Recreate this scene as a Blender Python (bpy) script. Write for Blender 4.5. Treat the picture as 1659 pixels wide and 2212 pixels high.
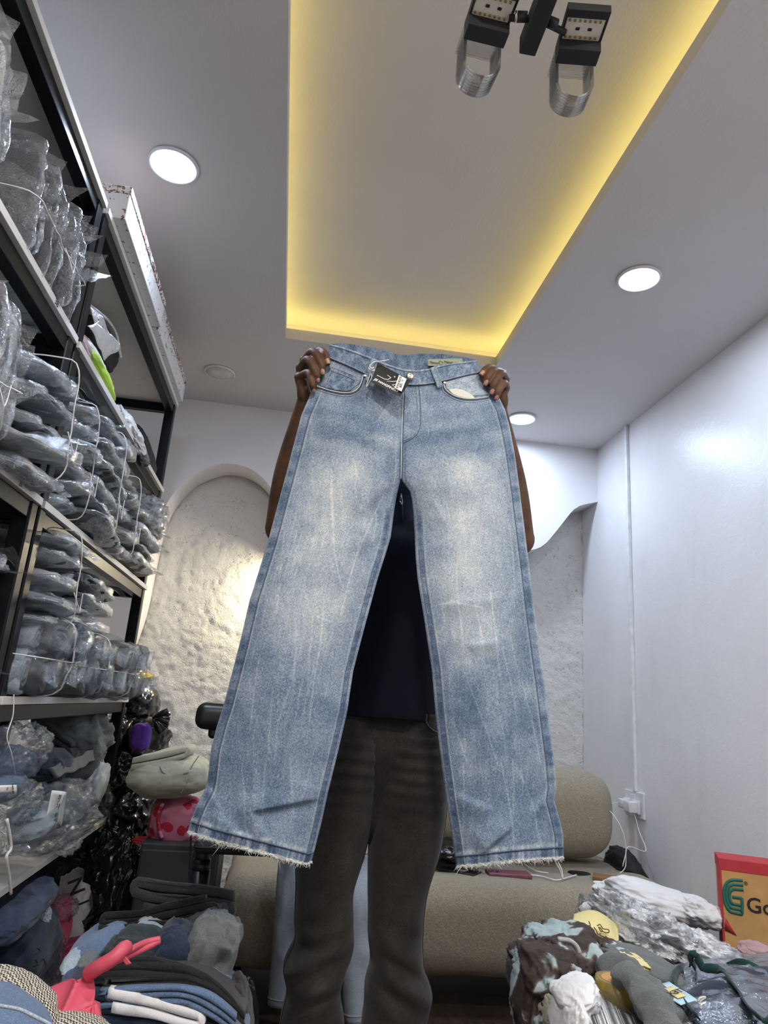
import bpy, bmesh, math, random
import numpy as np
from mathutils import Vector, Matrix

for o in list(bpy.data.objects):
    bpy.data.objects.remove(o)
SC = bpy.context.scene
COL = SC.collection
PI = math.pi

# ------------------------------------------------------------------ camera
F_PX, CX, CY = 1480.0, 829.5, 1106.0
YAW, PITCH, ROLL = math.radians(7.0), math.radians(15.8), math.radians(4.35)
EYE = np.array([0.0, 0.0, 1.0])
def cam_axes():
    cyw, syw, cp, sp = math.cos(YAW), math.sin(YAW), math.cos(PITCH), math.sin(PITCH)
    cr, sr = math.cos(ROLL), math.sin(ROLL)
    f = np.array([syw * cp, cyw * cp, sp]); r = np.array([cyw, -syw, 0]); u = np.cross(r, f)
    return cr * r + sr * u, -sr * r + cr * u, f
RR, UU, FF = cam_axes()
cd = bpy.data.cameras.new('camera'); cam = bpy.data.objects.new('camera', cd); COL.objects.link(cam)
cd.sensor_fit = 'VERTICAL'; cd.sensor_height = 36.0; cd.lens = 36.0 * F_PX / 2212.0
cd.clip_start = 0.05
cam.matrix_world = Matrix(((RR[0], UU[0], -FF[0], EYE[0]), (RR[1], UU[1], -FF[1], EYE[1]), (RR[2], UU[2], -FF[2], EYE[2]), (0, 0, 0, 1)))
SC.camera = cam
def pix(px, py, ax, v):
    """where the sight line through a point of the photograph meets a plane of the room"""
    d = FF + RR * (px - CX) / F_PX - UU * (py - CY) / F_PX
    i = 'xyz'.index(ax)
    return EYE + d * (v - EYE[i]) / d[i]
def pixv(P, Y):
    P = np.asarray(P, float)
    Y = np.broadcast_to(np.asarray(Y, float), P.shape[:-1])
    d = FF + RR * ((P[..., 0:1] - CX) / F_PX) - UU * ((P[..., 1:2] - CY) / F_PX)
    return EYE + d * (Y / d[..., 1])[..., None]
def mpp(p):
    return float(np.dot(np.asarray(p) - EYE, FF)) / F_PX

# ------------------------------------------------------------------ world, lights, exposure
w = bpy.data.worlds.new('world'); SC.world = w; w.use_nodes = True
w.node_tree.nodes['Background'].inputs[0].default_value = (0.75, 0.8, 0.9, 1)
w.node_tree.nodes['Background'].inputs[1].default_value = 0.15
SC.view_settings.view_transform = 'Standard'
SC.view_settings.look = 'None'
SC.view_settings.gamma = 1.0
SC.view_settings.use_curve_mapping = False
SC.view_settings.exposure = -0.45
SC.cycles.max_bounces = 7
SC.cycles.transparent_max_bounces = 16
SC.cycles.caustics_reflective = False
SC.cycles.caustics_refractive = False
SC.cycles.use_denoising = True
SC.cycles.sample_clamp_indirect = 4.0
COOL = (0.66, 0.80, 1.0)
NEUTRAL = (1.0, .965, .93)
LAMP_W = 13.0
DOWNLIGHTS = [(-0.49, 1.765, 1.0), (1.07, 1.944, 1.0), (1.078, 3.192, 1.0), (-0.47, 3.111, 0.0),
              (-0.05, 0.20, 2.0), (1.07, 0.30, 2.0), (-0.20, -0.9, 1.5), (1.07, -0.9, 1.8)]

# ------------------------------------------------------------------ numpy noise
def _h(i, j, k, s):
    v = np.sin(i * 127.1 + j * 311.7 + k * 74.7 + s * 53.37) * 43758.5453
    return v - np.floor(v)
def vnoise(P, s=0):
    P = np.asarray(P, float); I = np.floor(P); f = P - I; f = f * f * (3 - 2 * f)
    i, j, k = I[..., 0], I[..., 1], I[..., 2]; x, y, z = f[..., 0], f[..., 1], f[..., 2]
    def L(a, b, t): return a + (b - a) * t
    c = [[[_h(i + a, j + b, k + d, s) for d in (0, 1)] for b in (0, 1)] for a in (0, 1)]
    r = L(L(L(c[0][0][0], c[1][0][0], x), L(c[0][1][0], c[1][1][0], x), y),
          L(L(c[0][0][1], c[1][0][1], x), L(c[0][1][1], c[1][1][1], x), y), z)
    return r * 2 - 1
def fbm(P, s=0, o=3):
    P = np.asarray(P, float); r = 0; a = 1.0
    for q in range(o):
        r = r + a * vnoise(P, s + q * 7); P = P * 2.03 + 3.1; a *= .5
    return r
def ridge(P, s=0, o=2):
    P = np.asarray(P, float); r = 0; a = 1.0
    for q in range(o):
        n = 1 - np.abs(vnoise(P, s + q * 5)) * 1.6; r = r + a * n; P = P * 1.9 + 1.7; a *= .5
    return r
def warp(P, amt, s):
    return P + amt * np.stack([vnoise(P, s + 11), vnoise(P, s + 12), vnoise(P, s + 13)], -1)

# ------------------------------------------------------------------ object helpers
BASE = {}
def tag(o, label=None, cat=None, group=None, kind=None):
    if label: o['label'] = label
    if cat: o['category'] = cat
    if group: o['group'] = group
    if kind: o['kind'] = kind
    return o
def thing(name, label, cat, loc=(0, 0, 0), group=None):
    o = bpy.data.objects.new(name, None); COL.objects.link(o)
    o.location = tuple(float(c) for c in loc); o.empty_display_size = .05
    BASE[o.name] = np.array(loc, float)
    return tag(o, label, cat, group)
def base_of(o):
    return BASE.get(o.name, np.zeros(3))
def mesh(name, V, Fc, mat, parent=None, smooth=True):
    """one mesh object; V in room coordinates"""
    V = np.asarray(V, float).reshape(-1, 3)
    b = base_of(parent) if parent is not None else np.zeros(3)
    me = bpy.data.meshes.new(name)
    me.from_pydata((V - b).tolist(), [], Fc if isinstance(Fc, list) else Fc.tolist())
    if smooth: me.polygons.foreach_set('use_smooth', np.ones(len(me.polygons), bool))
    o = bpy.data.objects.new(name, me); COL.objects.link(o)
    for m in (mat if isinstance(mat, (list, tuple)) else [mat]): me.materials.append(m)
    if parent is not None:
        o.parent = parent; BASE[o.name] = b
    return o
def bm_obj(name, bm, mat, parent=None, smooth=False):
    me = bpy.data.meshes.new(name)
    b = base_of(parent) if parent is not None else np.zeros(3)
    bmesh.ops.translate(bm, verts=bm.verts, vec=tuple(-b))
    bm.to_mesh(me); bm.free()
    if smooth: me.polygons.foreach_set('use_smooth', np.ones(len(me.polygons), bool))
    o = bpy.data.objects.new(name, me); COL.objects.link(o); me.materials.append(mat)
    if parent is not None:
        o.parent = parent; BASE[o.name] = b
    return o
def grid_f(nr, nc, close=False, off=0, flip=False):
    i = np.arange(nr - 1)[:, None]; m = nc if close else nc - 1; j = np.arange(m)[None, :]
    a = i * nc + j; b = i * nc + (j + 1) % nc; c = (i + 1) * nc + (j + 1) % nc; d = (i + 1) * nc + j
    q = np.stack([a, b, c, d], -1).reshape(-1, 4) + off
    return q[:, ::-1] if flip else q
def loft(R, cap=True):
    """closed rings R (n,m,3) -> V, F"""
    R = np.asarray(R); n, m = R.shape[:2]
    F = grid_f(n, m, True).tolist()
    if cap:
        F.append(list(range(m))[::-1]); F.append(list(range((n - 1) * m, n * m)))
    return R.reshape(-1, 3), F
def join(parts):
    Vs, Fs, off = [], [], 0
    for V, Fc in parts:
        V = np.asarray(V).reshape(-1, 3)
        Fc = Fc if isinstance(Fc, list) else Fc.tolist()
        Vs.append(V); Fs += [[i + off for i in f] for f in Fc]; off += len(V)
    return np.concatenate(Vs), Fs
def tube(path, r, n=8, cap=True):
    P = np.asarray(path, float); k = len(P); r = np.broadcast_to(np.asarray(r, float), (k,))
    T = np.gradient(P, axis=0); T /= np.linalg.norm(T, axis=1)[:, None] + 1e-12
    up = np.array([0, 0, 1.0]) if abs(T[0][2]) < .9 else np.array([1.0, 0, 0])
    N = np.cross(T[0], up); N /= np.linalg.norm(N); rings = []
    a = np.linspace(0, 2 * PI, n, endpoint=False)
    for i in range(k):
        N = N - T[i] * (N @ T[i]); N /= np.linalg.norm(N) + 1e-12; B = np.cross(T[i], N)
        rings.append(P[i] + r[i] * (np.cos(a)[:, None] * N + np.sin(a)[:, None] * B))
    return loft(rings, cap)
def spline(pts, n):
    """Catmull-Rom through pts, n samples"""
    P = np.asarray(pts, float); d = np.r_[0, np.cumsum(np.linalg.norm(np.diff(P, axis=0), axis=1))]
    t = np.linspace(0, d[-1], n); k = np.clip(np.searchsorted(d, t, 'right') - 1, 0, len(P) - 2)
    Q = np.vstack([2 * P[0] - P[1], P, 2 * P[-1] - P[-2]])
    u = ((t - d[k]) / (d[k + 1] - d[k]))[:, None]
    p0, p1, p2, p3 = Q[k], Q[k + 1], Q[k + 2], Q[k + 3]
    return .5 * (2 * p1 + (p2 - p0) * u + (2 * p0 - 5 * p1 + 4 * p2 - p3) * u ** 2 + (3 * p1 - p0 - 3 * p2 + p3) * u ** 3)
def lin(pts, n):
    P = np.asarray(pts, float); d = np.r_[0, np.cumsum(np.linalg.norm(np.diff(P, axis=0), axis=1))]
    t = np.linspace(0, d[-1], n)
    return np.stack([np.interp(t, d, P[:, i]) for i in range(P.shape[1])], -1)
def box_bm(x0, x1, y0, y1, z0, z1, bev=0.0, seg=2, bm=None):
    own = bm is None
    bm2 = bmesh.new()
    bmesh.ops.create_cube(bm2, size=1.0)
    for v in bm2.verts:
        v.co = ((x0 + x1) / 2 + v.co.x * (x1 - x0), (y0 + y1) / 2 + v.co.y * (y1 - y0), (z0 + z1) / 2 + v.co.z * (z1 - z0))
    if bev > 0:
        bmesh.ops.bevel(bm2, geom=bm2.edges[:], offset=bev, segments=seg, affect='EDGES', profile=.5)
    if own: return bm2
    me = bpy.data.meshes.new('tmp'); bm2.to_mesh(me); bm2.free(); bm.from_mesh(me); bpy.data.meshes.remove(me)
    return bm
def box(name, x0, x1, y0, y1, z0, z1, mat, parent=None, bev=.002, seg=1):
    return bm_obj(name, box_bm(x0, x1, y0, y1, z0, z1, bev, seg), mat, parent, smooth=False)
def rot_obj(o, M):
    """turn a finished mesh about a room point: M is a 4x4 in room coordinates"""
    b = Vector(BASE.get(o.name, np.zeros(3)))
    o.data.transform(Matrix.Translation(-b) @ M @ Matrix.Translation(b))
    return o
def about(c, ang, axis):
    c = Vector([float(q) for q in c])
    return Matrix.Translation(c) @ Matrix.Rotation(ang, 4, axis) @ Matrix.Translation(-c)
def text(name, s, size, mat, M, parent, align='CENTER', bold=0.0):
    cu = bpy.data.curves.new('t', 'FONT'); cu.body = s; cu.size = size; cu.extrude = .0003; cu.align_x = align; cu.align_y = 'CENTER'
    cu.offset = bold
    cu.resolution_u = 3
    t = bpy.data.objects.new('t', cu); COL.objects.link(t)
    dg = bpy.context.evaluated_depsgraph_get()
    me = bpy.data.meshes.new_from_object(t.evaluated_get(dg)); bpy.data.objects.remove(t)
    me.materials.clear(); me.materials.append(mat); me.transform(Matrix.Translation(-Vector(base_of(parent))) @ M)
    o = bpy.data.objects.new(name, me); COL.objects.link(o); o.parent = parent; BASE[o.name] = base_of(parent)
    return o
def frame(o, x, y):
    """matrix with origin o, x axis x, y axis y"""
    x = Vector([float(c) for c in x]).normalized(); y = Vector([float(c) for c in y]); y = (y - x * y.dot(x)).normalized(); z = x.cross(y)
    return Matrix(((x[0], y[0], z[0], float(o[0])), (x[1], y[1], z[1], float(o[1])), (x[2], y[2], z[2], float(o[2])), (0, 0, 0, 1)))

# ------------------------------------------------------------------ materials
def new_mat(name):
    m = bpy.data.materials.new(name); m.use_nodes = True; t = m.node_tree
    return m, t, t.nodes['Principled BSDF']
def N(t, typ, **kw):
    n = t.nodes.new(typ)
    for k, v in kw.items():
        if k in n.inputs: n.inputs[k].default_value = v
        else: setattr(n, k, v)
    return n
def coords(t, scale=(1, 1, 1)):
    c = N(t, 'ShaderNodeTexCoord'); mp = N(t, 'ShaderNodeMapping'); mp.inputs['Scale'].default_value = scale
    t.links.new(c.outputs['Object'], mp.inputs['Vector']); return mp.outputs['Vector']
def noise(t, vec, scale, detail=4, rough=.5, dist=0.0):
    n = N(t, 'ShaderNodeTexNoise'); n.inputs['Scale'].default_value = scale; n.inputs['Detail'].default_value = detail
    n.inputs['Roughness'].default_value = rough; n.inputs['Distortion'].default_value = dist
    t.links.new(vec, n.inputs['Vector']); return n.outputs['Fac']
def ramp(t, fac, stops):
    r = N(t, 'ShaderNodeValToRGB'); e = r.color_ramp.elements
    while len(e) < len(stops): e.new(.5)
    for el, (p, c) in zip(e, stops): el.position = p; el.color = (*c, 1) if len(c) == 3 else c
    t.links.new(fac, r.inputs['Fac']); return r.outputs['Color']
def mixc(t, fac, a, b, mode='MIX'):
    m = N(t, 'ShaderNodeMix', data_type='RGBA', blend_type=mode)
    for idx, v in ((0, fac), (6, a), (7, b)):
        if hasattr(v, 'links'): t.links.new(v, m.inputs[idx])
        else: m.inputs[idx].default_value = (*v, 1) if isinstance(v, tuple) and len(v) == 3 else v
    return m.outputs[2]
def math_n(t, op, a, b=0.0):
    m = N(t, 'ShaderNodeMath', operation=op)
    for i, v in enumerate((a, b)):
        if hasattr(v, 'links'): t.links.new(v, m.inputs[i])
        else: m.inputs[i].default_value = v
    return m.outputs[0]
def bump(t, bs, h, strength=.3, dist=.002):
    b = N(t, 'ShaderNodeBump'); b.inputs['Strength'].default_value = strength; b.inputs['Distance'].default_value = dist
    t.links.new(h, b.inputs['Height']); t.links.new(b.outputs['Normal'], bs.inputs['Normal']); return b
def sc(c, k): return tuple(min(1.0, q * k) for q in c)
def flat(name, c, rough=.5, metal=0.0, emit=None, es=0.0, spec=None):
    m, t, b = new_mat(name)
    v = coords(t); n = noise(t, v, 25, 3)
    t.links.new(ramp(t, n, [(.3, sc(c, .88)), (.7, sc(c, 1.08))]), b.inputs['Base Color'])
    b.inputs['Roughness'].default_value = rough; b.inputs['Metallic'].default_value = metal
    if spec is not None: b.inputs['Specular IOR Level'].default_value = spec
    if emit: b.inputs['Emission Color'].default_value = (*emit, 1); b.inputs['Emission Strength'].default_value = es
    return m
def cloth(name, c, grain=420, contrast=.3, big=.15, rough=.9, bs=.35, sheen=.15):
    m, t, b = new_mat(name); v = coords(t)
    g = noise(t, v, grain, 3, .7); l = noise(t, v, 14, 4, .6, .4)
    c1 = ramp(t, g, [(.3, sc(c, 1 - contrast)), (.7, sc(c, 1 + contrast))])
    c2 = ramp(t, l, [(.3, (1 - big,) * 3), (.7, (1.0,) * 3)])
    t.links.new(mixc(t, 1.0, c1, c2, 'MULTIPLY'), b.inputs['Base Color'])
    b.inputs['Roughness'].default_value = rough; b.inputs['Specular IOR Level'].default_value = .15
    b.inputs['Sheen Weight'].default_value = sheen
    bump(t, b, math_n(t, 'ADD', math_n(t, 'MULTIPLY', g, .35), noise(t, v, 55, 4, .6, .5)), bs, .004)
    return m
def clear_plastic(name, haze=.06, tint=(.9, .93, 1.0), rough=.12, sc_=38, refl=.10, bstr=.8, fk=.75):
    m = bpy.data.materials.new(name); m.use_nodes = True; t = m.node_tree; t.nodes.clear()
    out = N(t, 'ShaderNodeOutputMaterial'); v = coords(t)
    h = math_n(t, 'ADD', noise(t, v, sc_, 5, .65, 1.2), math_n(t, 'MULTIPLY', noise(t, v, sc_ * 4, 2, .5, 2.0), .25))
    bp = N(t, 'ShaderNodeBump'); bp.inputs['Strength'].default_value = bstr; bp.inputs['Distance'].default_value = .012
    t.links.new(h, bp.inputs['Height'])
    tr = N(t, 'ShaderNodeBsdfTransparent'); tr.inputs[0].default_value = (.96, .97, .98, 1)
    gl = N(t, 'ShaderNodeBsdfGlossy'); gl.inputs['Color'].default_value = (*tint, 1); gl.inputs['Roughness'].default_value = rough
    df = N(t, 'ShaderNodeBsdfDiffuse'); df.inputs[0].default_value = (.85, .87, .9, 1)
    lw = N(t, 'ShaderNodeLayerWeight'); lw.inputs[0].default_value = .35
    for n in (gl, df, lw): t.links.new(bp.outputs[0], n.inputs['Normal'])
    f = math_n(t, 'ADD', math_n(t, 'MULTIPLY', lw.outputs['Fresnel'], fk), refl)
    hz = math_n(t, 'MULTIPLY', ramp(t, noise(t, v, sc_ * .8, 4, .7, 1.5), [(.35, (0, 0, 0)), (.75, (1, 1, 1))]), haze * 2)
    m1 = N(t, 'ShaderNodeMixShader'); t.links.new(hz, m1.inputs[0]); t.links.new(tr.outputs[0], m1.inputs[1]); t.links.new(df.outputs[0], m1.inputs[2])
    m2 = N(t, 'ShaderNodeMixShader'); t.links.new(f, m2.inputs[0]); t.links.new(m1.outputs[0], m2.inputs[1]); t.links.new(gl.outputs[0], m2.inputs[2])
    t.links.new(m2.outputs[0], out.inputs[0])
    return m

def m_wall():
    m, t, b = new_mat('wall_paint'); v = coords(t)
    l = noise(t, v, 1.6, 5, .6, .3); s = noise(t, coords(t, (3, 3, 1.5)), 1.6, 5, .65, .4)
    c = ramp(t, l, [(.3, (.76, .74, .76)), (.7, (.86, .845, .87))])
    d = ramp(t, s, [(.55, (1, 1, 1)), (.9, (.72, .70, .70))])
    t.links.new(mixc(t, .35, c, d, 'MULTIPLY'), b.inputs['Base Color']); b.inputs['Roughness'].default_value = .34
    b.inputs['Specular IOR Level'].default_value = .4
    bump(t, b, math_n(t, 'ADD', noise(t, v, 60, 4, .6, .8), noise(t, v, 12, 3)), .16, .004); return m
def m_ceiling():
    m, t, b = new_mat('ceiling_paint'); v = coords(t)
    t.links.new(ramp(t, noise(t, v, 1.5, 4), [(.3, (.60, .572, .565)), (.7, (.66, .632, .625))]), b.inputs['Base Color'])
    b.inputs['Roughness'].default_value = .7
    h = noise(t, coords(t, (40, 9, 9)), 3, 4, .6, 1.0)
    bump(t, b, h, .18, .006); return m
def m_plaster():
    m, t, b = new_mat('rough_plaster'); v = coords(t)
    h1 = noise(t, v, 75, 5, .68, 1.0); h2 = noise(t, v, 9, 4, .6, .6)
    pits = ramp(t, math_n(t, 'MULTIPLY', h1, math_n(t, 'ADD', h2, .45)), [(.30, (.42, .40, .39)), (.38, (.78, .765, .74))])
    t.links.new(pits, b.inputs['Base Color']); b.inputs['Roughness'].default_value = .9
    bump(t, b, math_n(t, 'ADD', h1, math_n(t, 'MULTIPLY', h2, .5)), .7, .014); return m
def m_floor():
    m, t, b = new_mat('floor_wood'); v = coords(t, (8, 1.2, 1))
    t.links.new(ramp(t, noise(t, v, 6, 5, .6, .8), [(.3, (.035, .024, .017)), (.7, (.09, .06, .04))]), b.inputs['Base Color'])
    b.inputs['Roughness'].default_value = .4; return m
def m_board():
    m, t, b = new_mat('white_board'); v = coords(t)
    d = ramp(t, noise(t, v, 14, 6, .7, .6), [(.55, (.72, .70, .68)), (.8, (.52, .49, .47))])
    t.links.new(d, b.inputs['Base Color']); b.inputs['Roughness'].default_value = .5; return m
def m_steel():
    m, t, b = new_mat('black_steel'); v = coords(t, (1, 1, .3))
    t.links.new(ramp(t, noise(t, v, 30, 5, .6), [(.4, (.004, .005, .008)), (.8, (.012, .011, .011))]), b.inputs['Base Color'])
    b.inputs['Roughness'].default_value = .34; b.inputs['Specular IOR Level'].default_value = .16
    bump(t, b, noise(t, v, 60, 3), .1, .002); return m
def m_sofa():
    m, t, b = new_mat('boucle_fabric'); v = coords(t); h = noise(t, v, 150, 4, .7, .8)
    c = ramp(t, h, [(.3, (.26, .22, .15)), (.7, (.46, .405, .30))])
    t.links.new(c, b.inputs['Base Color']); b.inputs['Roughness'].default_value = .95; b.inputs['Specular IOR Level'].default_value = .1
    b.inputs['Sheen Weight'].default_value = .3
    bump(t, b, h, .9, .008); return m
def m_bin():
    m, t, b = new_mat('black_bag_plastic'); v = coords(t)
    b.inputs['Base Color'].default_value = (.008, .008, .008, 1); b.inputs['Roughness'].default_value = .22
    bump(t, b, math_n(t, 'ADD', noise(t, coords(t, (1, 1, .35)), 16, 3, .5, 1.2), math_n(t, 'MULTIPLY', noise(t, v, 40, 2, .5, 1), .2)), .32, .02); return m
def m_leopard():
    m, t, b = new_mat('leopard_print'); v = coords(t)
    vo = N(t, 'ShaderNodeTexVoronoi'); vo.inputs['Scale'].default_value = 21; t.links.new(v, vo.inputs['Vector'])
    d = math_n(t, 'ADD', vo.outputs['Distance'], math_n(t, 'MULTIPLY', noise(t, v, 30, 2), .35))
    pink, red = (.50, .16, .24), (.40, .008, .035)
    c = ramp(t, d, [(.22, pink), (.23, red), (.56, red), (.57, pink)])
    t.links.new(c, b.inputs['Base Color']); b.inputs['Roughness'].default_value = .7; return m
def m_tweed():
    m, t, b = new_mat('houndstooth_tweed'); v = coords(t)
    ck = N(t, 'ShaderNodeTexChecker'); ck.inputs['Scale'].default_value = 330; ck.inputs['Color1'].default_value = (.62, .56, .46, 1); ck.inputs['Color2'].default_value = (.012, .012, .014, 1)
    mp = N(t, 'ShaderNodeMapping'); mp.inputs['Rotation'].default_value = (.5, .6, .4); t.links.new(v, mp.inputs['Vector'])
    t.links.new(mp.outputs[0], ck.inputs['Vector']); t.links.new(ck.outputs[0], b.inputs['Base Color']); b.inputs['Roughness'].default_value = .95
    bump(t, b, ck.outputs['Fac'], .4, .002); return m
def m_camo():
    m, t, b = new_mat('cloud_print_cloth'); v = coords(t)
    n = noise(t, v, 11, 3, .5, .7)
    c = ramp(t, n, [(.50, (.035, .022, .018)), (.54, (.10, .075, .065)), (.565, (.34, .42, .43)), (.75, (.42, .50, .50))])
    t.links.new(c, b.inputs['Base Color']); b.inputs['Roughness'].default_value = .85
    bump(t, b, noise(t, v, 45, 4, .6, 1), .4, .006); return m
def m_splat(dense=False):
    m, t, b = new_mat('marbled_carton'); v = coords(t); n = noise(t, v, 46 if dense else 62, 3, .6 if dense else .55, 1.6 if dense else .4)
    big = noise(t, v, 5, 2)
    c = ramp(t, math_n(t, 'ADD', n, math_n(t, 'MULTIPLY', big, .25)), [(.62 if dense else .75, (.70, .69, .70)), (.64 if dense else .77, (.17, .085, .05))])
    t.links.new(c, b.inputs['Base Color']); b.inputs['Roughness'].default_value = .6; return m
def m_skin():
    m, t, b = new_mat('dark_skin'); v = coords(t)
    n = noise(t, v, 24, 4, .6, .3)
    t.links.new(ramp(t, n, [(.3, (.060, .028, .014)), (.7, (.125, .062, .032))]), b.inputs['Base Color'])
    b.inputs['Roughness'].default_value = .56; b.inputs['Specular IOR Level'].default_value = .28; b.inputs['Subsurface Weight'].default_value = .05
    b.inputs['Subsurface Radius'].default_value = (.01, .004, .002)
    bump(t, b, noise(t, v, 260, 3, .6), .25, .0012); return m
def m_denim_hero():
    m, t, b = new_mat('washed_denim'); v = coords(t)
    at = N(t, 'ShaderNodeAttribute', attribute_name='fade'); f = at.outputs['Fac']
    g = noise(t, coords(t, (1, 1, .75)), 430, 3, .8); g2 = noise(t, coords(t, (1, 1, .12)), 420, 2, .6)
    l = noise(t, v, 26, 5, .6, .4)
    k = math_n(t, 'ADD', f, math_n(t, 'ADD', math_n(t, 'MULTIPLY', math_n(t, 'SUBTRACT', g, .5), 1.3), math_n(t, 'ADD', math_n(t, 'MULTIPLY', math_n(t, 'SUBTRACT', g2, .5), .25), math_n(t, 'MULTIPLY', math_n(t, 'SUBTRACT', l, .5), .30))))
    c = ramp(t, k, [(0.0, (.045, .070, .120)), (.28, (.122, .172, .255)), (.55, (.280, .340, .405)), (.8, (.50, .535, .55)), (1.0, (.72, .72, .68))])
    t.links.new(c, b.inputs['Base Color']); b.inputs['Roughness'].default_value = .9; b.inputs['Specular IOR Level'].default_value = .15
    bump(t, b, math_n(t, 'ADD', g, math_n(t, 'MULTIPLY', l, 1.0)), .35, .0025); return m

M = {}
M['wall'] = m_wall(); M['ceiling'] = m_ceiling(); M['plaster'] = m_plaster(); M['floor'] = m_floor(); M['board'] = m_board()
M['steel'] = m_steel(); M['sofa'] = m_sofa(); M['bin'] = m_bin(); M['leopard'] = m_leopard(); M['tweed'] = m_tweed(); M['camo'] = m_camo()
M['carton'] = m_splat(); M['carton_lid'] = m_splat(True); M['skin'] = m_skin(); M['denim'] = m_denim_hero()
M['plastic'] = clear_plastic('clear_bag_plastic', .035, (.92, .95, 1.0), .12, 30, .05, .9, .6); M['milky'] = clear_plastic('milky_bag_plastic', .22, (1, 1, 1), .2)
M['sheet'] = clear_plastic('crinkled_plastic_sheet', .62, (1, 1, 1), .16, 24, .07, .9)
M['film'] = clear_plastic('smooth_clear_film', .015, (.9, .95, 1), .07, 16, .03, .55, .32)
M['trim'] = flat('white_trim', (.78, .78, .80), .4)
M['lamp'] = flat('lamp_lens', (.9, .9, .9), .3, emit=(.50, .74, 1.0), es=6.0)
M['lamp_off'] = flat('lamp_lens_off', (.62, .60, .58), .4)
M['led'] = flat('yellow_led', (.9, .8, .3), .4, emit=(1.0, .82, .24), es=13.0)
M['black'] = flat('black_plastic', (.012, .012, .013), .35)
M['matte_black'] = flat('matte_black', (.010, .010, .011), .75)
M['acrylic'] = clear_plastic('acrylic_glass', .03, (1, 1, 1), .08, 3, .05, .05)
M['circuit'] = flat('led_circuit_board', (.75, .72, .62), .4)
M['white_plastic'] = flat('white_plastic', (.74, .74, .76), .35)
M['white_cloth'] = cloth('white_cloth', (.74, .74, .75), 500, .06, .1)
M['cardboard'] = flat('cardboard', (.52, .30, .11), .8)
M['red'] = flat('red_print', (.45, .03, .04), .7)
M['green_print'] = flat('green_print', (.02, .14, .10), .7)
M['ink'] = flat('black_ink', (.012, .012, .012), .7)
M['string'] = flat('white_string', (.72, .70, .68), .6)
M['thread'] = cloth('pale_thread', (.62, .62, .58), 600, .2)
M['denim_thread'] = cloth('blue_grey_thread', (.40, .44, .46), 600, .3)
M['dark_thread_and_shade'] = cloth('dark_thread_and_shade', (.075, .105, .17), 600, .15)  # dark stitching, also the shade line drawn beside the seams
M['metal'] = flat('worn_metal', (.55, .50, .42), .3, 1.0)
M['tagblack'] = flat('black_card', (.008, .008, .008), .3)
M['paper'] = flat('white_paper', (.80, .79, .76), .6)
M['nail'] = flat('fingernail', (.42, .22, .16), .3)
M['purple'] = cloth('purple_cloth', (.10, .035, .30), 400, .2)
M['pink'] = cloth('pink_cloth', (.42, .01, .075), 400, .2)
M['coral'] = flat('coral_leather', (.56, .075, .115), .5)
M['cream'] = cloth('cream_denim', (.50, .49, .38), 450, .18, .2)
M['lime'] = cloth('lime_cloth', (.40, .58, .04), 400, .15)
M['green'] = cloth('pale_green_cloth', (.40, .62, .22), 400, .15)
M['rose'] = cloth('rose_cloth', (.42, .27, .27), 400, .15)
M['yellow'] = cloth('yellow_cloth', (.74, .50, .08), 400, .15)
M['lemon'] = cloth('lemon_cloth', (.72, .64, .30), 400, .06)
M['jeans_grey'] = cloth('grey_denim', (.21, .23, .26), 480, .4, .3)
M['jeans_pale'] = cloth('pale_blue_denim', (.34, .40, .45), 480, .35, .3)
M['jeans_ice'] = cloth('ice_denim', (.44, .46, .47), 480, .25, .25)
M['jeans_dusk'] = cloth('dusk_grey_denim', (.115, .12, .13), 480, .4, .3)
M['jeans_sky'] = cloth('sky_denim', (.43, .49, .55), 480, .3, .25)
M['jeans_mid'] = cloth('mid_blue_denim', (.12, .18, .29), 480, .4, .3)
M['jeans_blue'] = cloth('blue_denim', (.055, .085, .165), 480, .4, .3)
M['jeans_navy'] = cloth('navy_denim', (.018, .028, .055), 480, .4, .3)
M['jeans_black'] = cloth('black_denim', (.022, .021, .021), 480, .35, .3)
M['jeans_char'] = cloth('charcoal_denim', (.055, .055, .058), 480, .45, .3)
M['jeans_green'] = cloth('bottle_green_cloth', (.022, .034, .034), 480, .35, .3)
M['jeans_slate'] = cloth('slate_denim', (.14, .15, .15), 480, .35, .3)
M['jeans_beige'] = cloth('beige_cloth', (.34, .30, .25), 480, .25, .25)
M['navy'] = cloth('navy_shirt_cloth', (.007, .008, .016), 480, .25, .2, sheen=.05)
M['trouser'] = cloth('faded_black_denim', (.050, .045, .041), 480, .45, .45)
M['gold'] = flat('brown_packing_tape', (.27, .19, .045), .35)
M['slate'] = flat('dark_grey_panel', (.030, .030, .032), .6)
M['dgreen'] = cloth('dark_green_webbing', (.010, .045, .04), 500, .2)
M['maroon'] = flat('maroon_phone_case', (.20, .07, .09), .4)
M['skyblue'] = flat('pale_blue_card', (.42, .60, .72), .5)
M['tan'] = flat('tan_leather', (.25, .13, .05), .6)
M['grey_steel'] = flat('bare_steel', (.30, .29, .27), .4, .6)
M['label_green'] = cloth('sage_label', (.36, .38, .27), 600, .08)
M['pocket_bag'] = cloth('cream_pocket_cotton', (.70, .68, .60), 500, .06)

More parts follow.
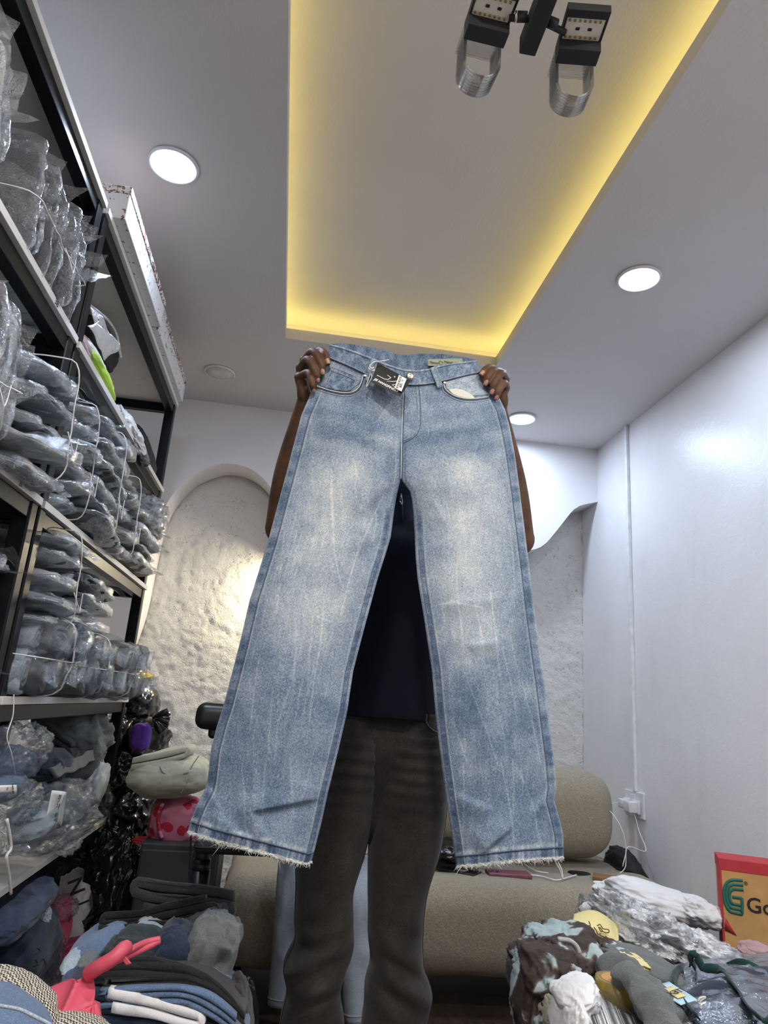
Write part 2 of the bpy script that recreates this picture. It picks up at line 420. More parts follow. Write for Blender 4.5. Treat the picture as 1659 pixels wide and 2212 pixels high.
# ================================================================== ROOM
H = 2.5; XL, XR, YF, YB, YN = -1.12, 1.63, -2.2, 3.49, 3.70
TX0, TX1, TY0, TY1 = -0.155, 0.785, -0.6, 2.70
def struct(name, V, Fc, mat, parent=None, smooth=False):
    o = mesh(name, V, Fc, mat, parent, smooth)
    if parent is None: o['kind'] = 'structure'
    return o
def sbox(name, args, mat, parent=None):
    bm = bmesh.new()
    for a in (args if isinstance(args, list) else [args]): box_bm(*a, bm=bm)
    o = bm_obj(name, bm, mat, parent)
    if parent is None: o['kind'] = 'structure'
    return o
sbox('floor', (XL - .1, XR + .1, YF - .1, YN + .1, -.08, 0), M['floor'])
sbox('wall_left', (XL - .1, XL, YF, YN, 0, H), M['wall'])
sbox('wall_right', (XR, XR + .1, YF, YN, 0, H), M['wall'])
sbox('wall_front', (XL, XR, YF - .1, YF, 0, H), M['wall'])
# ceiling: a lower slab round an opening, a recess above it and a ledge between
RZ = H + .15; E_ = .14
sbox('ceiling', [(XL - .1, TX0, YF - .1, YN + .1, H, H + .05), (TX1, XR + .1, YF - .1, YN + .1, H, H + .05),
                 (TX0, TX1, TY1, YN + .1, H, H + .05), (TX0, TX1, YF - .1, TY0, H, H + .05),
                 (TX0 - E_, TX1 + E_, TY0 - E_, TY1 + E_, RZ, RZ + .04),
                 (TX0 - E_ - .03, TX0 - E_, TY0 - E_, TY1 + E_, H + .05, RZ), (TX1 + E_, TX1 + E_ + .03, TY0 - E_, TY1 + E_, H + .05, RZ),
                 (TX0 - E_, TX1 + E_, TY1 + E_, TY1 + E_ + .03, H + .05, RZ), (TX0 - E_, TX1 + E_, TY0 - E_ - .03, TY0 - E_, H + .05, RZ)], M['ceiling'])
# back wall: an upper part that ends in a wave, above a niche of rough plaster
wave = spline([(1.63, 2.19), (1.55, 2.165), (1.491, 2.131), (1.40, 2.01), (1.33, 1.92), (1.279, 1.884), (1.2, 1.86), (1.05, 1.82), (.8, 1.74), (.5, 1.67), (.2, 1.66), (0.0, 1.76)]
              + [tuple(pix(a, b, 'y', YB)[[0, 2]]) for a, b in ((616, 1125), (592, 1066), (565, 1030), (530, 1008), (490, 1001), (455, 1008), (410, 1030), (372, 1070), (350, 1110), (335, 1160), (320, 1230), (296, 1335))]
              + [(-.80, 1.05), (-.92, .6), (-1.12, .3)], 120)
poly = np.vstack([wave, [(XL, H), (XR, H)]]); nP = len(poly)
V = np.vstack([np.c_[poly[:, 0], np.full(nP, YB), poly[:, 1]], np.c_[poly[:, 0], np.full(nP, YN - .01), poly[:, 1]]])
Fc = [list(range(nP)), list(range(nP, 2 * nP))[::-1]] + [[i, i + nP, (i + 1) % nP + nP, (i + 1) % nP] for i in range(nP)]
wb = struct('wall_back', V, Fc, M['wall'])
gx, gz = np.meshgrid(np.linspace(XL, XR, 240), np.linspace(0, H, 220))
gp = np.stack([gx, np.full_like(gx, YN), gz], -1)
gp[..., 1] += -.004 * fbm(warp(gp * 14, .8, 4), 5, 3) - .003 * ridge(gp * 40, 9, 2) + .004
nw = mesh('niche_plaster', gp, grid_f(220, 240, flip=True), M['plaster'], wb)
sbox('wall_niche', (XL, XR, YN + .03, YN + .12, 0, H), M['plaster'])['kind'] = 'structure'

# cove light
def led():
    t = thing('led_strip', 'yellow glowing LED strip hidden on the ledge of the ceiling recess', 'light strip', (.3, 1, H + .05))
    a, b = TX0 - .08, TX1 + .08; c, d = TY0 - .08, TY1 + .08; z0, z1 = H + .05, H + .062
    for q in [(a - .006, a + .006, c, d), (b - .006, b + .006, c, d), (a, b, d - .006, d + .006), (a, b, c - .006, c + .006)]:
        bm_obj('led_tape', box_bm(*q, z0, z1), M['led'], t)
led()
def lathe(prof, c, n=40, axis='z'):
    a = np.linspace(0, 2 * PI, n, endpoint=False); P = np.asarray(prof, float)
    R = np.stack([np.stack([c[0] + p[0] * np.cos(a), c[1] + p[0] * np.sin(a), np.full(n, c[2] + p[1])], -1) for p in P])
    return loft(R, True)
def downlight(x, y, k, label):
    t = thing('ceiling_downlight', label, 'ceiling light', (x, y, H), 'round recessed downlights')
    V, Fc = lathe([(.074, -.001), (.0745, -.006), (.070, -.011), (.066, -.009), (.066, -.001)], (x, y, H), 48)
    mesh('trim_ring', V, Fc, M['trim'], t)
    V, Fc = lathe([(.0655, -.004), (.064, -.0105), (.03, -.0125), (.004, -.013)], (x, y, H), 48)
    mesh('lens', V, Fc, M['lamp'] if k > 0 else M['lamp_off'], t)
    if k > 0:
        ld = bpy.data.lights.new('lamp', 'AREA'); ld.shape = 'DISK'; ld.size = .12; ld.energy = LAMP_W * k; ld.color = COOL if y > 1 else NEUTRAL
        lo = bpy.data.objects.new('lamp', ld); COL.objects.link(lo); lo.parent = t; lo.location = (0, 0, -.016)
for (x, y, k), lb in zip(DOWNLIGHTS, [
        'lit round white downlight left of the ceiling recess, above the shelving', 'lit round white downlight right of the ceiling recess, nearer the camera',
        'lit round white downlight at the far right, beside the raised jeans', 'unlit round downlight with a dull white lens near the back wall']
        + ['lit downlight just behind the camera, above the shelving side', 'lit downlight just behind the camera, right wall side', 'lit downlight far behind the camera, shelving side', 'lit downlight far behind the camera, right wall side']):
    downlight(x, y, k, lb)
# small warm lamp under the lip of the niche, behind the standing person
def niche_lamp():
    x, y, z = .02, 3.585, 1.70
    t = thing('niche_lamp', 'small warm puck lamp under the wave of the back wall, behind the person', 'lamp', (x, y, z))
    V, Fc = lathe([(.001, .03), (.035, .03), (.04, .0), (.034, -.004), (.03, .004)], (x, y, z - .03), 28); mesh('housing', V, Fc, M['trim'], t)
    ld = bpy.data.lights.new('lamp', 'AREA'); ld.shape = 'DISK'; ld.size = .055; ld.energy = 13; ld.color = (1.0, .86, .58)
    lo = bpy.data.objects.new('lamp', ld); COL.objects.link(lo); lo.parent = t; lo.location = (0, 0, -.05); lo.rotation_euler = (0, math.radians(28), 0)
niche_lamp()

# chandelier
def chandelier():
    zc = 2.30
    t = thing('acrylic_chandelier', 'black bar ceiling lamp with two square heads and hanging clear acrylic loops', 'ceiling lamp', (.36, .9, RZ))
    bm = box_bm(.332, .366, .50, 1.045, zc - .012, zc + .03, .002); bm_obj('arm', bm, M['matte_black'], t)
    bm = box_bm(.325, .373, .52, .62, zc + .03, RZ, .002); bm_obj('stem', bm, M['matte_black'], t)
    for sx, cx, cy, yaw in ((-1, .258, 1.005, .05), (1, .448, 1.012, -.12)):
        V, Fc = tube([(.349, .985, zc + .01), (cx - sx * .036, cy - .01, zc + .012)], .0065, 12); mesh('rod', V, Fc, M['matte_black'], t)
        V, Fc = tube([(.349 + sx * .022, .985, zc + .01), (.349 + sx * .040, .988, zc + .01)], .010, 12); mesh('collar', V, Fc, M['matte_black'], t)
        if sx < 0: V, Fc = tube([(.349 - .040, .988, zc + .01), (.349 - .045, .989, zc + .01)], .0105, 12); mesh('collar', V, Fc, M['metal'], t)
        Mr = about((cx, cy, 0), yaw, 'Z')
        rot_obj(bm_obj('lamp_head', box_bm(cx - .042, cx + .042, cy, cy + .034, zc - .012, zc + .03, .001), M['matte_black'], t), Mr)
        for q in ((cx - .042, cx + .042, cy - .062, cy - .045), (cx - .042, cx - .038, cy - .045, cy), (cx + .038, cx + .042, cy - .045, cy)):
            rot_obj(bm_obj('frame_bar', box_bm(*q, zc + .012, zc + .03, .001), M['matte_black'], t), Mr)
        cb = rot_obj(bm_obj('circuit_board', box_bm(cx - .037, cx + .037, cy - .044, cy, zc + .014, zc + .017), M['circuit'], t), Mr)
        for i in range(7):
            for j in range(2):
                rot_obj(bm_obj('led_chip', box_bm(cx - .034 + i * .010, cx - .030 + i * .010, cy - .042 + j * .034, cy - .038 + j * .034, zc + .011, zc + .014), M['gold'], cb), Mr)
        for d_ in (-.012, .012): rot_obj(bm_obj('wire_hole', box_bm(cx + d_ - .004, cx + d_ + .004, cy - .026, cy - .020, zc + .0125, zc + .014, .001), M['black'], cb), Mr)
        for k in range(8):
            y = cy + .040 + k * .0075; w = .036; hgt = .052 - .001 * k; a = np.linspace(0, PI, 17)
            P = np.array([(cx - w, y, zc + .028)] + [(cx - w * math.cos(q), y, zc - hgt - w * math.sin(q)) for q in a] + [(cx + w, y, zc + .028)]); Rg = []
            for i in range(len(P)):                       # flat ring plates
                dn = P[i] - np.array([cx, y, zc - hgt]); dn[2] = min(dn[2], 0); dn /= np.linalg.norm(dn) + 1e-9
                b = np.array([0, .0010, 0]); e = dn * .0030
                Rg.append([P[i] - e - b, P[i] + e - b, P[i] + e + b, P[i] - e + b])
            V, Fc = loft(np.array(Rg)); rot_obj(mesh('acrylic_loop', V, Fc, M['acrylic'], t, False), Mr)
        rot_obj(bm_obj('loop_holder', box_bm(cx - .042, cx + .042, cy + .034, cy + .100, zc + .026, zc + .03, .001), M['acrylic'], t), Mr)
chandelier()

# ================================================================== THE JEANS HELD UP
JY = 1.42
NU, NV = 150, 460
OUT_L = [(712, 743), (706, 765), (692, 800), (676, 838), (660, 875), (650, 900), (637, 950), (619, 1020), (600, 1090), (580, 1165), (560, 1230), (539, 1297), (520, 1380), (500, 1458), (484, 1520), (468, 1570), (456, 1617), (449, 1680), (443, 1705), (426, 1737), (413, 1768), (405, 1798)]
IN_L = [(873, 798), (872, 830), (869, 900), (867, 960), (866, 1020), (864, 1040), (857, 1070), (852, 1100), (848, 1130), (844, 1160), (832, 1200), (816, 1250), (789, 1350), (763, 1450), (751, 1533), (730, 1625), (709, 1710), (695, 1775), (680, 1835), (673, 1863)]
TOP_L = [(712, 743), (740, 750), (770, 760), (804, 773), (827, 783), (850, 791), (873, 798)]
BOT_L = [(405, 1798), (450, 1813), (509, 1829), (569, 1844), (629, 1860), (660, 1868), (673, 1863)]
OUT_R = [(1031, 778), (1034, 794), (1040, 815), (1050, 830), (1064, 845), (1080, 862), (1091, 885), (1101, 922), (1112, 980), (1120, 1037), (1131, 1125), (1142, 1213), (1155, 1324), (1168, 1420), (1179, 1500), (1189, 1580), (1198, 1650), (1202, 1700), (1198, 1728), (1208, 1766), (1217, 1804), (1218, 1854)]
IN_R = [(873, 798), (872, 830), (869, 900), (867, 960), (866, 1020), (870, 1040), (886, 1062), (890, 1080), (893, 1110), (896, 1160), (898, 1205), (902, 1250), (918, 1350), (933, 1450), (941, 1544), (951, 1631), (966, 1739), (980, 1833), (985, 1874)]
TOP_R = [(1031, 778), (1005, 781), (978, 784), (955, 788), (929, 796), (900, 800), (873, 798)]
BOT_R = [(1218, 1854), (1170, 1857), (1103, 1862), (1048, 1868), (985, 1874)]
BACK_TOP = [(712, 743), (740, 741), (770, 745), (800, 750), (827, 755), (841, 758), (856, 766), (873, 768), (907, 764), (960, 765), (1005, 772), (1031, 778)]
def coons(T, B, L, R, nu, nv):
    T, B, L, R = lin(T, nu), lin(B, nu), lin(L, nv), lin(R, nv)
    u = np.linspace(0, 1, nu)[None, :, None]; v = np.linspace(0, 1, nv)[:, None, None]
    T, B, L, R = T[None], B[None], L[:, None], R[:, None]
    c = (1 - u) * (1 - v) * T[:, :1] + u * (1 - v) * T[:, -1:] + (1 - u) * v * B[:, :1] + u * v * B[:, -1:]
    return (1 - v) * T + v * B + (1 - u) * L + u * R - c
def sm(a, b, x): t = np.clip((x - a) / (b - a), 0, 1); return t * t * (3 - 2 * t)
def fold(P, a, b, w1, w2, amp):
    """ridge along a-b, steep on its right hand side"""
    a, b = np.array(a, float), np.array(b, float); L = np.linalg.norm(b - a); d = (b - a) / L; n = np.array([-d[1], d[0]])
    s = (P - a) @ d; q = (P - a) @ n
    g = np.where(q > 0, np.exp(-(q / w1) ** 2), np.exp(-(q / w2) ** 2))
    return amp * g * sm(-.15 * L, .2 * L, s) * (1 - sm(.8 * L, 1.15 * L, s))
def seg_dist(P, pts):
    D = np.full(P.shape[:-1], 1e9)
    for a, b in zip(pts[:-1], pts[1:]):
        a, b = np.array(a, float), np.array(b, float); ab = b - a
        t = np.clip(((P - a) @ ab) / (ab @ ab), 0, 1)
        D = np.minimum(D, np.linalg.norm(P - (a + t[..., None] * ab), axis=-1))
    return D
LINES = [[(522, 1650), (528, 1720), (529, 1770), (535, 1800)], [(574, 1640), (570, 1700), (567, 1770)], [(627, 1640), (630, 1695), (634, 1760)], [(716, 1015), (716, 1060), (719, 1120), (722, 1190), (731, 1240), (736, 1262)],
         [(764, 990), (770, 1020), (767, 1050), (771, 1075)], [(828, 1070), (800, 1130), (770, 1200), (750, 1270), (736, 1330)], [(815, 1110), (806, 1170)], [(640, 1400), (632, 1470), (600, 1560), (594, 1640)], [(560, 1420), (548, 1500), (540, 1580)],
         [(614, 1150), (606, 1230), (596, 1330)], [(676, 1330), (668, 1420), (664, 1500)], [(590, 1480), (583, 1560), (580, 1640)], [(700, 1300), (693, 1390), (678, 1470), (668, 1560)],
         [(1083, 1650), (1097, 1720), (1106, 1770), (1111, 1825)], [(1108, 1640), (1110, 1700), (1109, 1760)], [(1121, 1665), (1140, 1710), (1152, 1745)], [(1000, 1650), (1003, 1720), (1000, 1790)], [(1155, 1750), (1160, 1790), (1172, 1830)],
         [(1003, 1450), (1045, 1560), (1075, 1650)], [(1130, 1480), (1150, 1560), (1168, 1650)], [(980, 1560), (1010, 1650)], [(1100, 1130), (1108, 1200), (1112, 1290)], [(1060, 1280), (1072, 1380), (1080, 1460)], [(958, 1080), (965, 1090), (972, 1120)],
         [(985, 1220), (990, 1300), (1000, 1380)], [(930, 1310), (980, 1300), (1040, 1312)], [(1085, 1400), (1105, 1480), (1118, 1560)], [(680, 1330), (720, 1345), (760, 1340)]]
def half(T, B, Lo, Ri, side):
    P = coons(T, B, Lo, Ri, NU, NV)
    u = np.broadcast_to(np.linspace(0, 1, NU)[None], (NV, NU)); v = np.broadcast_to(np.linspace(0, 1, NV)[:, None], (NV, NU))
    y = P[..., 1]; x = P[..., 0]
    b = sm(985, 1140, y)
    hip = .05 * np.sin(PI * np.clip(u * .5, 0, 1)) ** .6; leg = .032 * np.sin(PI * np.clip(u, 0, 1)) ** .55
    off = hip * (1 - b) + leg * b
    off = off * (1 + .5 * sm(1700, 1860, y))
    P3 = np.stack([x * .012, y * .012, u * 0], -1)
    edge = np.sin(PI * u * (1 - .5 * (1 - b))) ** .3
    off = off + edge * (.0035 * fbm(P3 * np.array([1, .35, 1]), 3 + side, 3) + .0018 * ridge(P3 * np.array([2.2, .5, 1]), 8 + side, 2))
    if side == 0:
        for a, c, w1, w2, amp in [((690, 1722), (535, 1752), 30, 7, .012), ((535, 1752), (588, 1822), 24, 6, .009), ((640, 1690), (690, 1712), 22, 6, .005), ((455, 1755), (530, 1815), 20, 10, .006),
                                  ((452, 1705), (470, 1745), 16, 5, .006), ((700, 900), (830, 935), 18, 12, .004), ((690, 930), (840, 955), 16, 10, .0035), ((690, 880), (800, 905), 14, 10, .003), ((840, 1040), (770, 1110), 30, 12, .006), ((850, 1090), (800, 1180), 22, 12, .005)]:
            off = off + edge * fold(P, a, c, w1, w2, amp)
    else:
        for a, c, w1, w2, amp in [((1105, 1785), (1040, 1840), 28, 7, .010), ((985, 1722), (1060, 1752), 26, 8, .008), ((1150, 1760), (1195, 1700), 18, 7, .007), ((1200, 1795), (1170, 1730), 14, 6, .006),
                                  ((1010, 1395), (1075, 1385), 16, 7, .005), ((960, 1310), (1085, 1290), 18, 10, .004), ((900, 905), (1030, 880), 16, 10, .0035), ((900, 935), (1040, 915), 16, 10, .003), ((905, 960), (1030, 945), 16, 9, .003), ((935, 1078), (960, 1130), 14, 8, .004)]:
            off = off + edge * fold(P, a, c, w1, w2, amp)
    W3 = pixv(P, JY - off)
    # wash: fades, whiskers, creases, seams and the shade line painted beside them
    wid = np.linalg.norm(P[:, -1] - P[:, 0], axis=1)[:, None]; du = u * wid; di = (1 - u) * wid
    xc = 735 - (y - 1000) * .17 if side == 0 else 985 + (y - 1000) * .10
    f = .40 + .33 * np.exp(-((x - xc) / 88.) ** 2) * sm(930, 1040, y) * (1 - sm(1180, 1450, y)) + .15 * np.exp(-((x - xc) / 75.) ** 2) * sm(1250, 1330, y) * (1 - sm(1400, 1500, y))
    f = f + .06 * (1 - sm(800, 960, y)) - .05 * sm(1420, 1560, y) + .10 * fbm(P3 * 1.4, 31 + side, 3)
    f = f + .05 * np.sin(y / 7.5 + .02 * x * (1 if side == 0 else -1) * -1 + 2 * vnoise(P3 * .8, 4)) * sm(860, 890, y) * (1 - sm(960, 1010, y))
    for ln in LINES:
        f = f + .15 * np.exp(-(seg_dist(P, ln) / 1.6) ** 2)
    rg = np.random.RandomState(5 + side)
    for k in range(26):
        u0 = rg.uniform(.14, .86); v0 = rg.uniform(.3, .85); ln = rg.uniform(.04, .13); am = rg.uniform(.02, .09); sl = rg.uniform(-.25, .25); ph = rg.uniform(0, 6)
        q = (u - u0 - sl * (v - v0) - .006 * np.sin(v * 60 + ph)) * wid
        f = f + am * np.exp(-(q / 1.8) ** 2) * sm(v0 - ln, v0 - ln * .6, v) * (1 - sm(v0 + ln * .6, v0 + ln, v))
    mot = vnoise(np.stack([y / 11., u * 2, u * 0], -1), 17 + side)
    band = np.exp(-((du - 9) / 9.) ** 2) * sm(850, 900, y)
    f = f + band * (-.10 + .16 * mot) + .16 * np.exp(-((du - 21) / 2.) ** 2) - .25 * np.exp(-((du - 17.5) / 1.4) ** 2) * sm(850, 880, y)  # narrow dark line is seam shade painted into the colour
    lg = sm(1080, 1120, y)
    f = f + lg * (np.exp(-((di - 12) / 6.) ** 2) * (-.20 + .14 * vnoise(np.stack([y / 5., u * 3, u * 0], -1), 27)) + .14 * np.exp(-((di - 21) / 2.) ** 2) + .14 * np.exp(-((di - 4) / 2.5) ** 2))
    cs = (1 - lg) * sm(940, 960, y)
    f = f + cs * (-.18 * np.exp(-((di - 8 * side - 1) / 5.) ** 2) + .10 * np.exp(-((di - 12) / 2.) ** 2))
    hb = (1 - v) * np.linalg.norm(P[-1] - P[0], axis=1)[None, :]
    hs = vnoise(np.stack([du / 9., v * 0, v * 0], -1), 40 + side) + .6 * vnoise(np.stack([du / 4., v * 0, v * 0], -1), 44)
    f = f + (1 - sm(20, 24, hb)) * (-.10 + .28 * hs) + .35 * np.exp(-((hb - 30) / 5.) ** 2) * (.6 + .6 * hs) - .25 * np.exp(-((hb - 22) / 1.8) ** 2) + .42 * (1 - sm(2, 8, hb))
    f = f + .22 * np.exp(-(du / 3.) ** 2)
    return P, W3, np.clip(f, 0, 1)
JR = thing('held_jeans', 'light blue washed wide leg jeans with frayed hems, held up by the waistband', 'jeans', (.2, JY, .70))
def add_fade(o, f):
    a = o.data.attributes.new('fade', 'FLOAT', 'POINT'); a.data.foreach_set('value', np.ascontiguousarray(f, dtype=np.float32).ravel())
HALF = []
for side, args in enumerate([(TOP_L, BOT_L, OUT_L, IN_L), (TOP_R, BOT_R, OUT_R, IN_R)]):
    P, W3, f = half(*args, side); HALF.append((P, W3, f))
# front as one mesh (both halves), back as one mesh
def both(Ws, nr, nc):
    V = np.concatenate([w_.reshape(-1, 3) for w_ in Ws])
    Fq = np.concatenate([grid_f(nr, nc, flip=True), grid_f(nr, nc, off=nr * nc)])
    return V, Fq
V, Fq = both([h[1] for h in HALF], NV, NU)
o = mesh('front_panel', V, Fq, M['denim'], JR); add_fade(o, np.concatenate([h[2].ravel() for h in HALF]))
Ws, fs = [], []
k = BACK_TOP.index((873, 768))
for side, (T, args) in enumerate([(BACK_TOP[:k + 1], (BOT_L, OUT_L, IN_L)), (BACK_TOP[k:][::-1], (BOT_R, OUT_R, IN_R))]):
    B, Lo, Ri = args
    R2 = [(873, 768)] + list(Ri[1:]); B2 = [(p[0], p[1] + 5 * math.sin(PI * i / (len(B) - 1))) for i, p in enumerate(B)]
    P = coons(T, B2, Lo, R2, 60, 160); u = np.broadcast_to(np.linspace(0, 1, 60)[None], P.shape[:2]); b = sm(985, 1140, P[..., 1])
    off = .035 * np.sin(PI * u * .5) ** .6 * (1 - b) + .028 * np.sin(PI * u) ** .55 * b
    P3 = np.stack([P[..., 0] * .012, P[..., 1] * .012, u * 0], -1)
    Ws.append(pixv(P, JY + off + .002 * fbm(P3, 50, 2)))
    vv = np.linspace(0, 1, 160)[:, None]
    mt = vnoise(np.stack([P[..., 0] / 9., P[..., 1] / 14., u * 0], -1), 60)
    fs.append(np.clip(.30 + .16 * mt - .2 * np.exp(-((vv * 1050 - 3) / 3.) ** 2) + 0 * u, 0, 1))
V = np.concatenate([w_.reshape(-1, 3) for w_ in Ws]); Fq = np.concatenate([grid_f(160, 60), grid_f(160, 60, off=9600, flip=True)])
o = mesh('back_panel', V, Fq, M['denim'], JR); add_fade(o, np.concatenate([q.ravel() for q in fs]))
FP = np.concatenate([h[0].reshape(-1, 2) for h in HALF]); FW = np.concatenate([h[1].reshape(-1, 3) for h in HALF]); FD = np.concatenate([h[2].ravel() for h in HALF])
def on_front(pts, lift=.001):
    """points of the front panel's surface, lifted towards the viewer's side"""
    pts = np.asarray(pts, float); sh = pts.shape[:-1]; q = pts.reshape(-1, 2); Y = np.empty(len(q))
    for i in range(len(q)):
        d = np.abs(FP - q[i]).sum(1); Y[i] = FW[d.argmin(), 1]
    return pixv(q, Y - lift).reshape(sh + (3,))
def patch(name, T, B, mat, nu, nv, lift, fade=None, parent=None, thick=.0012):
    T, B = lin(T, nu), lin(B, nu); v = np.linspace(0, 1, nv)[:, None, None]
    P = T[None] * (1 - v) + B[None] * v; W = on_front(P, lift)
    n = nu * nv; W2 = W + np.array([0, thick, 0])
    ring = [i for i in range(nu)] + [i * nu + nu - 1 for i in range(1, nv)] + [(nv - 1) * nu + i for i in range(nu - 2, -1, -1)] + [i * nu for i in range(nv - 2, 0, -1)]
    Fc = grid_f(nv, nu, flip=True).tolist() + grid_f(nv, nu, off=n).tolist() + [[ring[i], ring[(i + 1) % len(ring)], ring[(i + 1) % len(ring)] + n, ring[i] + n] for i in range(len(ring))]
    o = mesh(name, np.vstack([W.reshape(-1, 3), W2.reshape(-1, 3)]), Fc, mat, parent or JR)
    if fade is not None:
        a = fade(P) if callable(fade) else np.full(P.shape[:2], float(fade)); a = np.broadcast_to(a, P.shape[:2]).ravel(); add_fade(o, np.r_[a, a])
    return o
def stitch(name, pts, r=.0009, mat='thread', n=40, lift=.0008, parent=None):
    mat = 'denim_thread' if mat == 'thread' and name in ('topstitch', 'fly_stitch') else mat
    V, Fc = tube(on_front(spline(pts, n), lift), r * .72, 6); return mesh(name, V, Fc, M[mat], parent or JR)
def wbfade(P):
    x, y = P[..., 0], P[..., 1]
    nv = P.shape[0]; v = np.linspace(0, 1, nv)[:, None]
    q = np.stack([x / 6., y / 8., x * 0], -1)
    return np.clip(.36 + .15 * vnoise(q, 71) + .08 * vnoise(q * 2.2, 72) + .25 * np.exp(-(v / .06) ** 2) + .1 * np.exp(-((1 - v) / .06) ** 2) - .2 * np.exp(-((v - .12) / .04) ** 2), 0, 1)
WBL_B = [(706, 772), (730, 781), (760, 794), (792, 809), (820, 820), (845, 827), (873, 830)]
WBR_B = [(1036, 805), (1005, 811), (970, 820), (942, 827), (913, 831), (890, 832), (873, 830)]
patch('waistband', TOP_L, WBL_B, M['denim'], 80, 22, .004, wbfade)
patch('waistband', TOP_R, WBR_B, M['denim'], 80, 22, .0045, wbfade)
for T in (TOP_L, TOP_R): stitch('topstitch', [(p[0], p[1] + 3.0) for p in T], .0007, 'thread', 40, .0055)
for T in (WBL_B, WBR_B):
    stitch('topstitch', [(p[0], p[1] - 1.5) for p in T], .0009, 'thread', 40, .0058); stitch('seam', [(p[0], p[1] + 1.2) for p in T], .0010, 'dark_thread_and_shade', 40, .001)
def loopf(P): return np.clip(.42 + .2 * vnoise(np.stack([P[..., 0] / 3., P[..., 1] / 6., P[..., 0] * 0], -1), 75), 0, 1)
patch('belt_loop', [(929, 795), (942, 790)], [(945, 838), (957, 835)], M['denim'], 8, 20, .0085, loopf)
patch('belt_loop', [(801, 774), (812, 778)], [(788, 822), (796, 825)], M['denim'], 8, 20, .0085, loopf)
for a, b in (((931.5, 795), (947, 838)), ((940, 792), (955.5, 835))): stitch('topstitch', [a, b], .0006, 'thread', 12, .0092)
# pockets
PKL = [(687, 835), (705, 841), (725, 846), (745, 848.5), (760, 847), (772, 840), (780, 827), (785, 810)]
PKR = [(958, 827), (961, 838), (970, 848), (985, 856), (1007, 861), (1030, 860.5), (1055, 857)]
patch('pocket_facing', [(703, 784), (730, 793), (760, 804), (786, 815)], [(690, 834), (725, 842), (755, 844), (778, 826)], M['denim'], 30, 16, .0012, lambda P: np.clip(.46 + .12 * vnoise(np.concatenate([P / 6., P[..., :1] * 0], -1), 78), 0, 1))
patch('coin_pocket', [(716, 792), (735, 799), (755, 807), (771, 814)], [(702, 838), (722, 842), (742, 845), (757, 843)], M['denim'], 24, 16, .0035, lambda P: np.clip(.33 + .2 * vnoise(np.concatenate([P / 5., P[..., :1] * 0], -1), 79) + .15 * np.exp(-((np.linspace(0, 1, P.shape[0])[:, None] - .02) / .05) ** 2), 0, 1))
stitch('topstitch', [(716, 792), (735, 799), (755, 807), (771, 814)], .0009, 'thread', 30, .0055); stitch('topstitch', [(714, 799), (733, 806), (753, 814), (768, 821)], .0008, 'thread', 30, .0052)
stitch('topstitch', [(716, 793), (709, 815), (702, 836)], .0008, 'thread', 20, .0052); stitch('topstitch', [(771, 814), (765, 828), (757, 842)], .0008, 'thread', 20, .0052)
patch('pocket_facing', [(961, 826), (985, 819), (1010, 813), (1036, 808)], [(964, 838), (985, 851), (1010, 856), (1054, 853)], M['denim'], 30, 16, .0012, lambda P: np.clip(.60 + .10 * vnoise(np.concatenate([P / 6., P[..., :1] * 0], -1), 80), 0, 1))
patch('pocket_bag', [(970, 841), (984, 839), (1000, 842), (1015, 850), (1024, 857)], [(970, 843), (978, 851), (990, 856), (1007, 860), (1024, 860)], M['pocket_bag'], 20, 8, .0022)
for PK, s in ((PKL, -1), (PKR, 1)):
    stitch('pocket_edge', PK, .0019, 'thread', 50, .0022)
    lo = [(p[0] + (3.5 if (s < 0 and i > 4) else (-3.5 if (s > 0 and i < 2) else 0)), p[1] + 7) for i, p in enumerate(PK)]
    stitch('topstitch', lo, .0009, 'thread', 40, .001)
    mid = [((p[0] + q[0]) / 2, (p[1] + q[1]) / 2) for p, q in zip(PK, lo)]
    stitch('seam', mid, .0011, 'dark_thread_and_shade', 40, .0006)
def stud(name, px, py, r, mat, lift, parent=None):
    c = on_front([(px, py)], lift)[0]
    V, Fc = lathe([(.0001, r * .55), (r * .3, r * .5), (r * .42, r * .62), (r * .8, r * .6), (r, r * .25), (r, -r * .1)], (0, 0, 0), 24)
    V = np.stack([V[:, 0], -V[:, 2], V[:, 1]], -1) + c
    return mesh(name, V, Fc, M[mat], parent or JR)
for p in ((686.5, 834.5), (788.5, 812), (960.5, 827)): stud('rivet', *p, .0035, 'metal', .003)
stud('button', 885.5, 813.5, .0085, 'metal', .009)
# fly
stitch('fly_edge', [(872, 832), (870, 880), (868, 930), (867, 985), (866, 1035)], .0014, 'thread', 50, .0012)
stitch('seam', [(875, 832), (873, 880), (871, 930), (870, 985), (869, 1030)], .0012, 'dark_thread_and_shade', 50, .0006)
for dx in (0, 6): stitch('fly_stitch', [(899 + dx, 832), (902 + dx, 870), (903 + dx, 905), (899 + dx, 928 + dx * .4), (888 + dx * .5, 943 + dx * .6), (872, 951 + dx)], .0008, 'dark_thread_and_shade' if dx else 'thread', 50, .001)
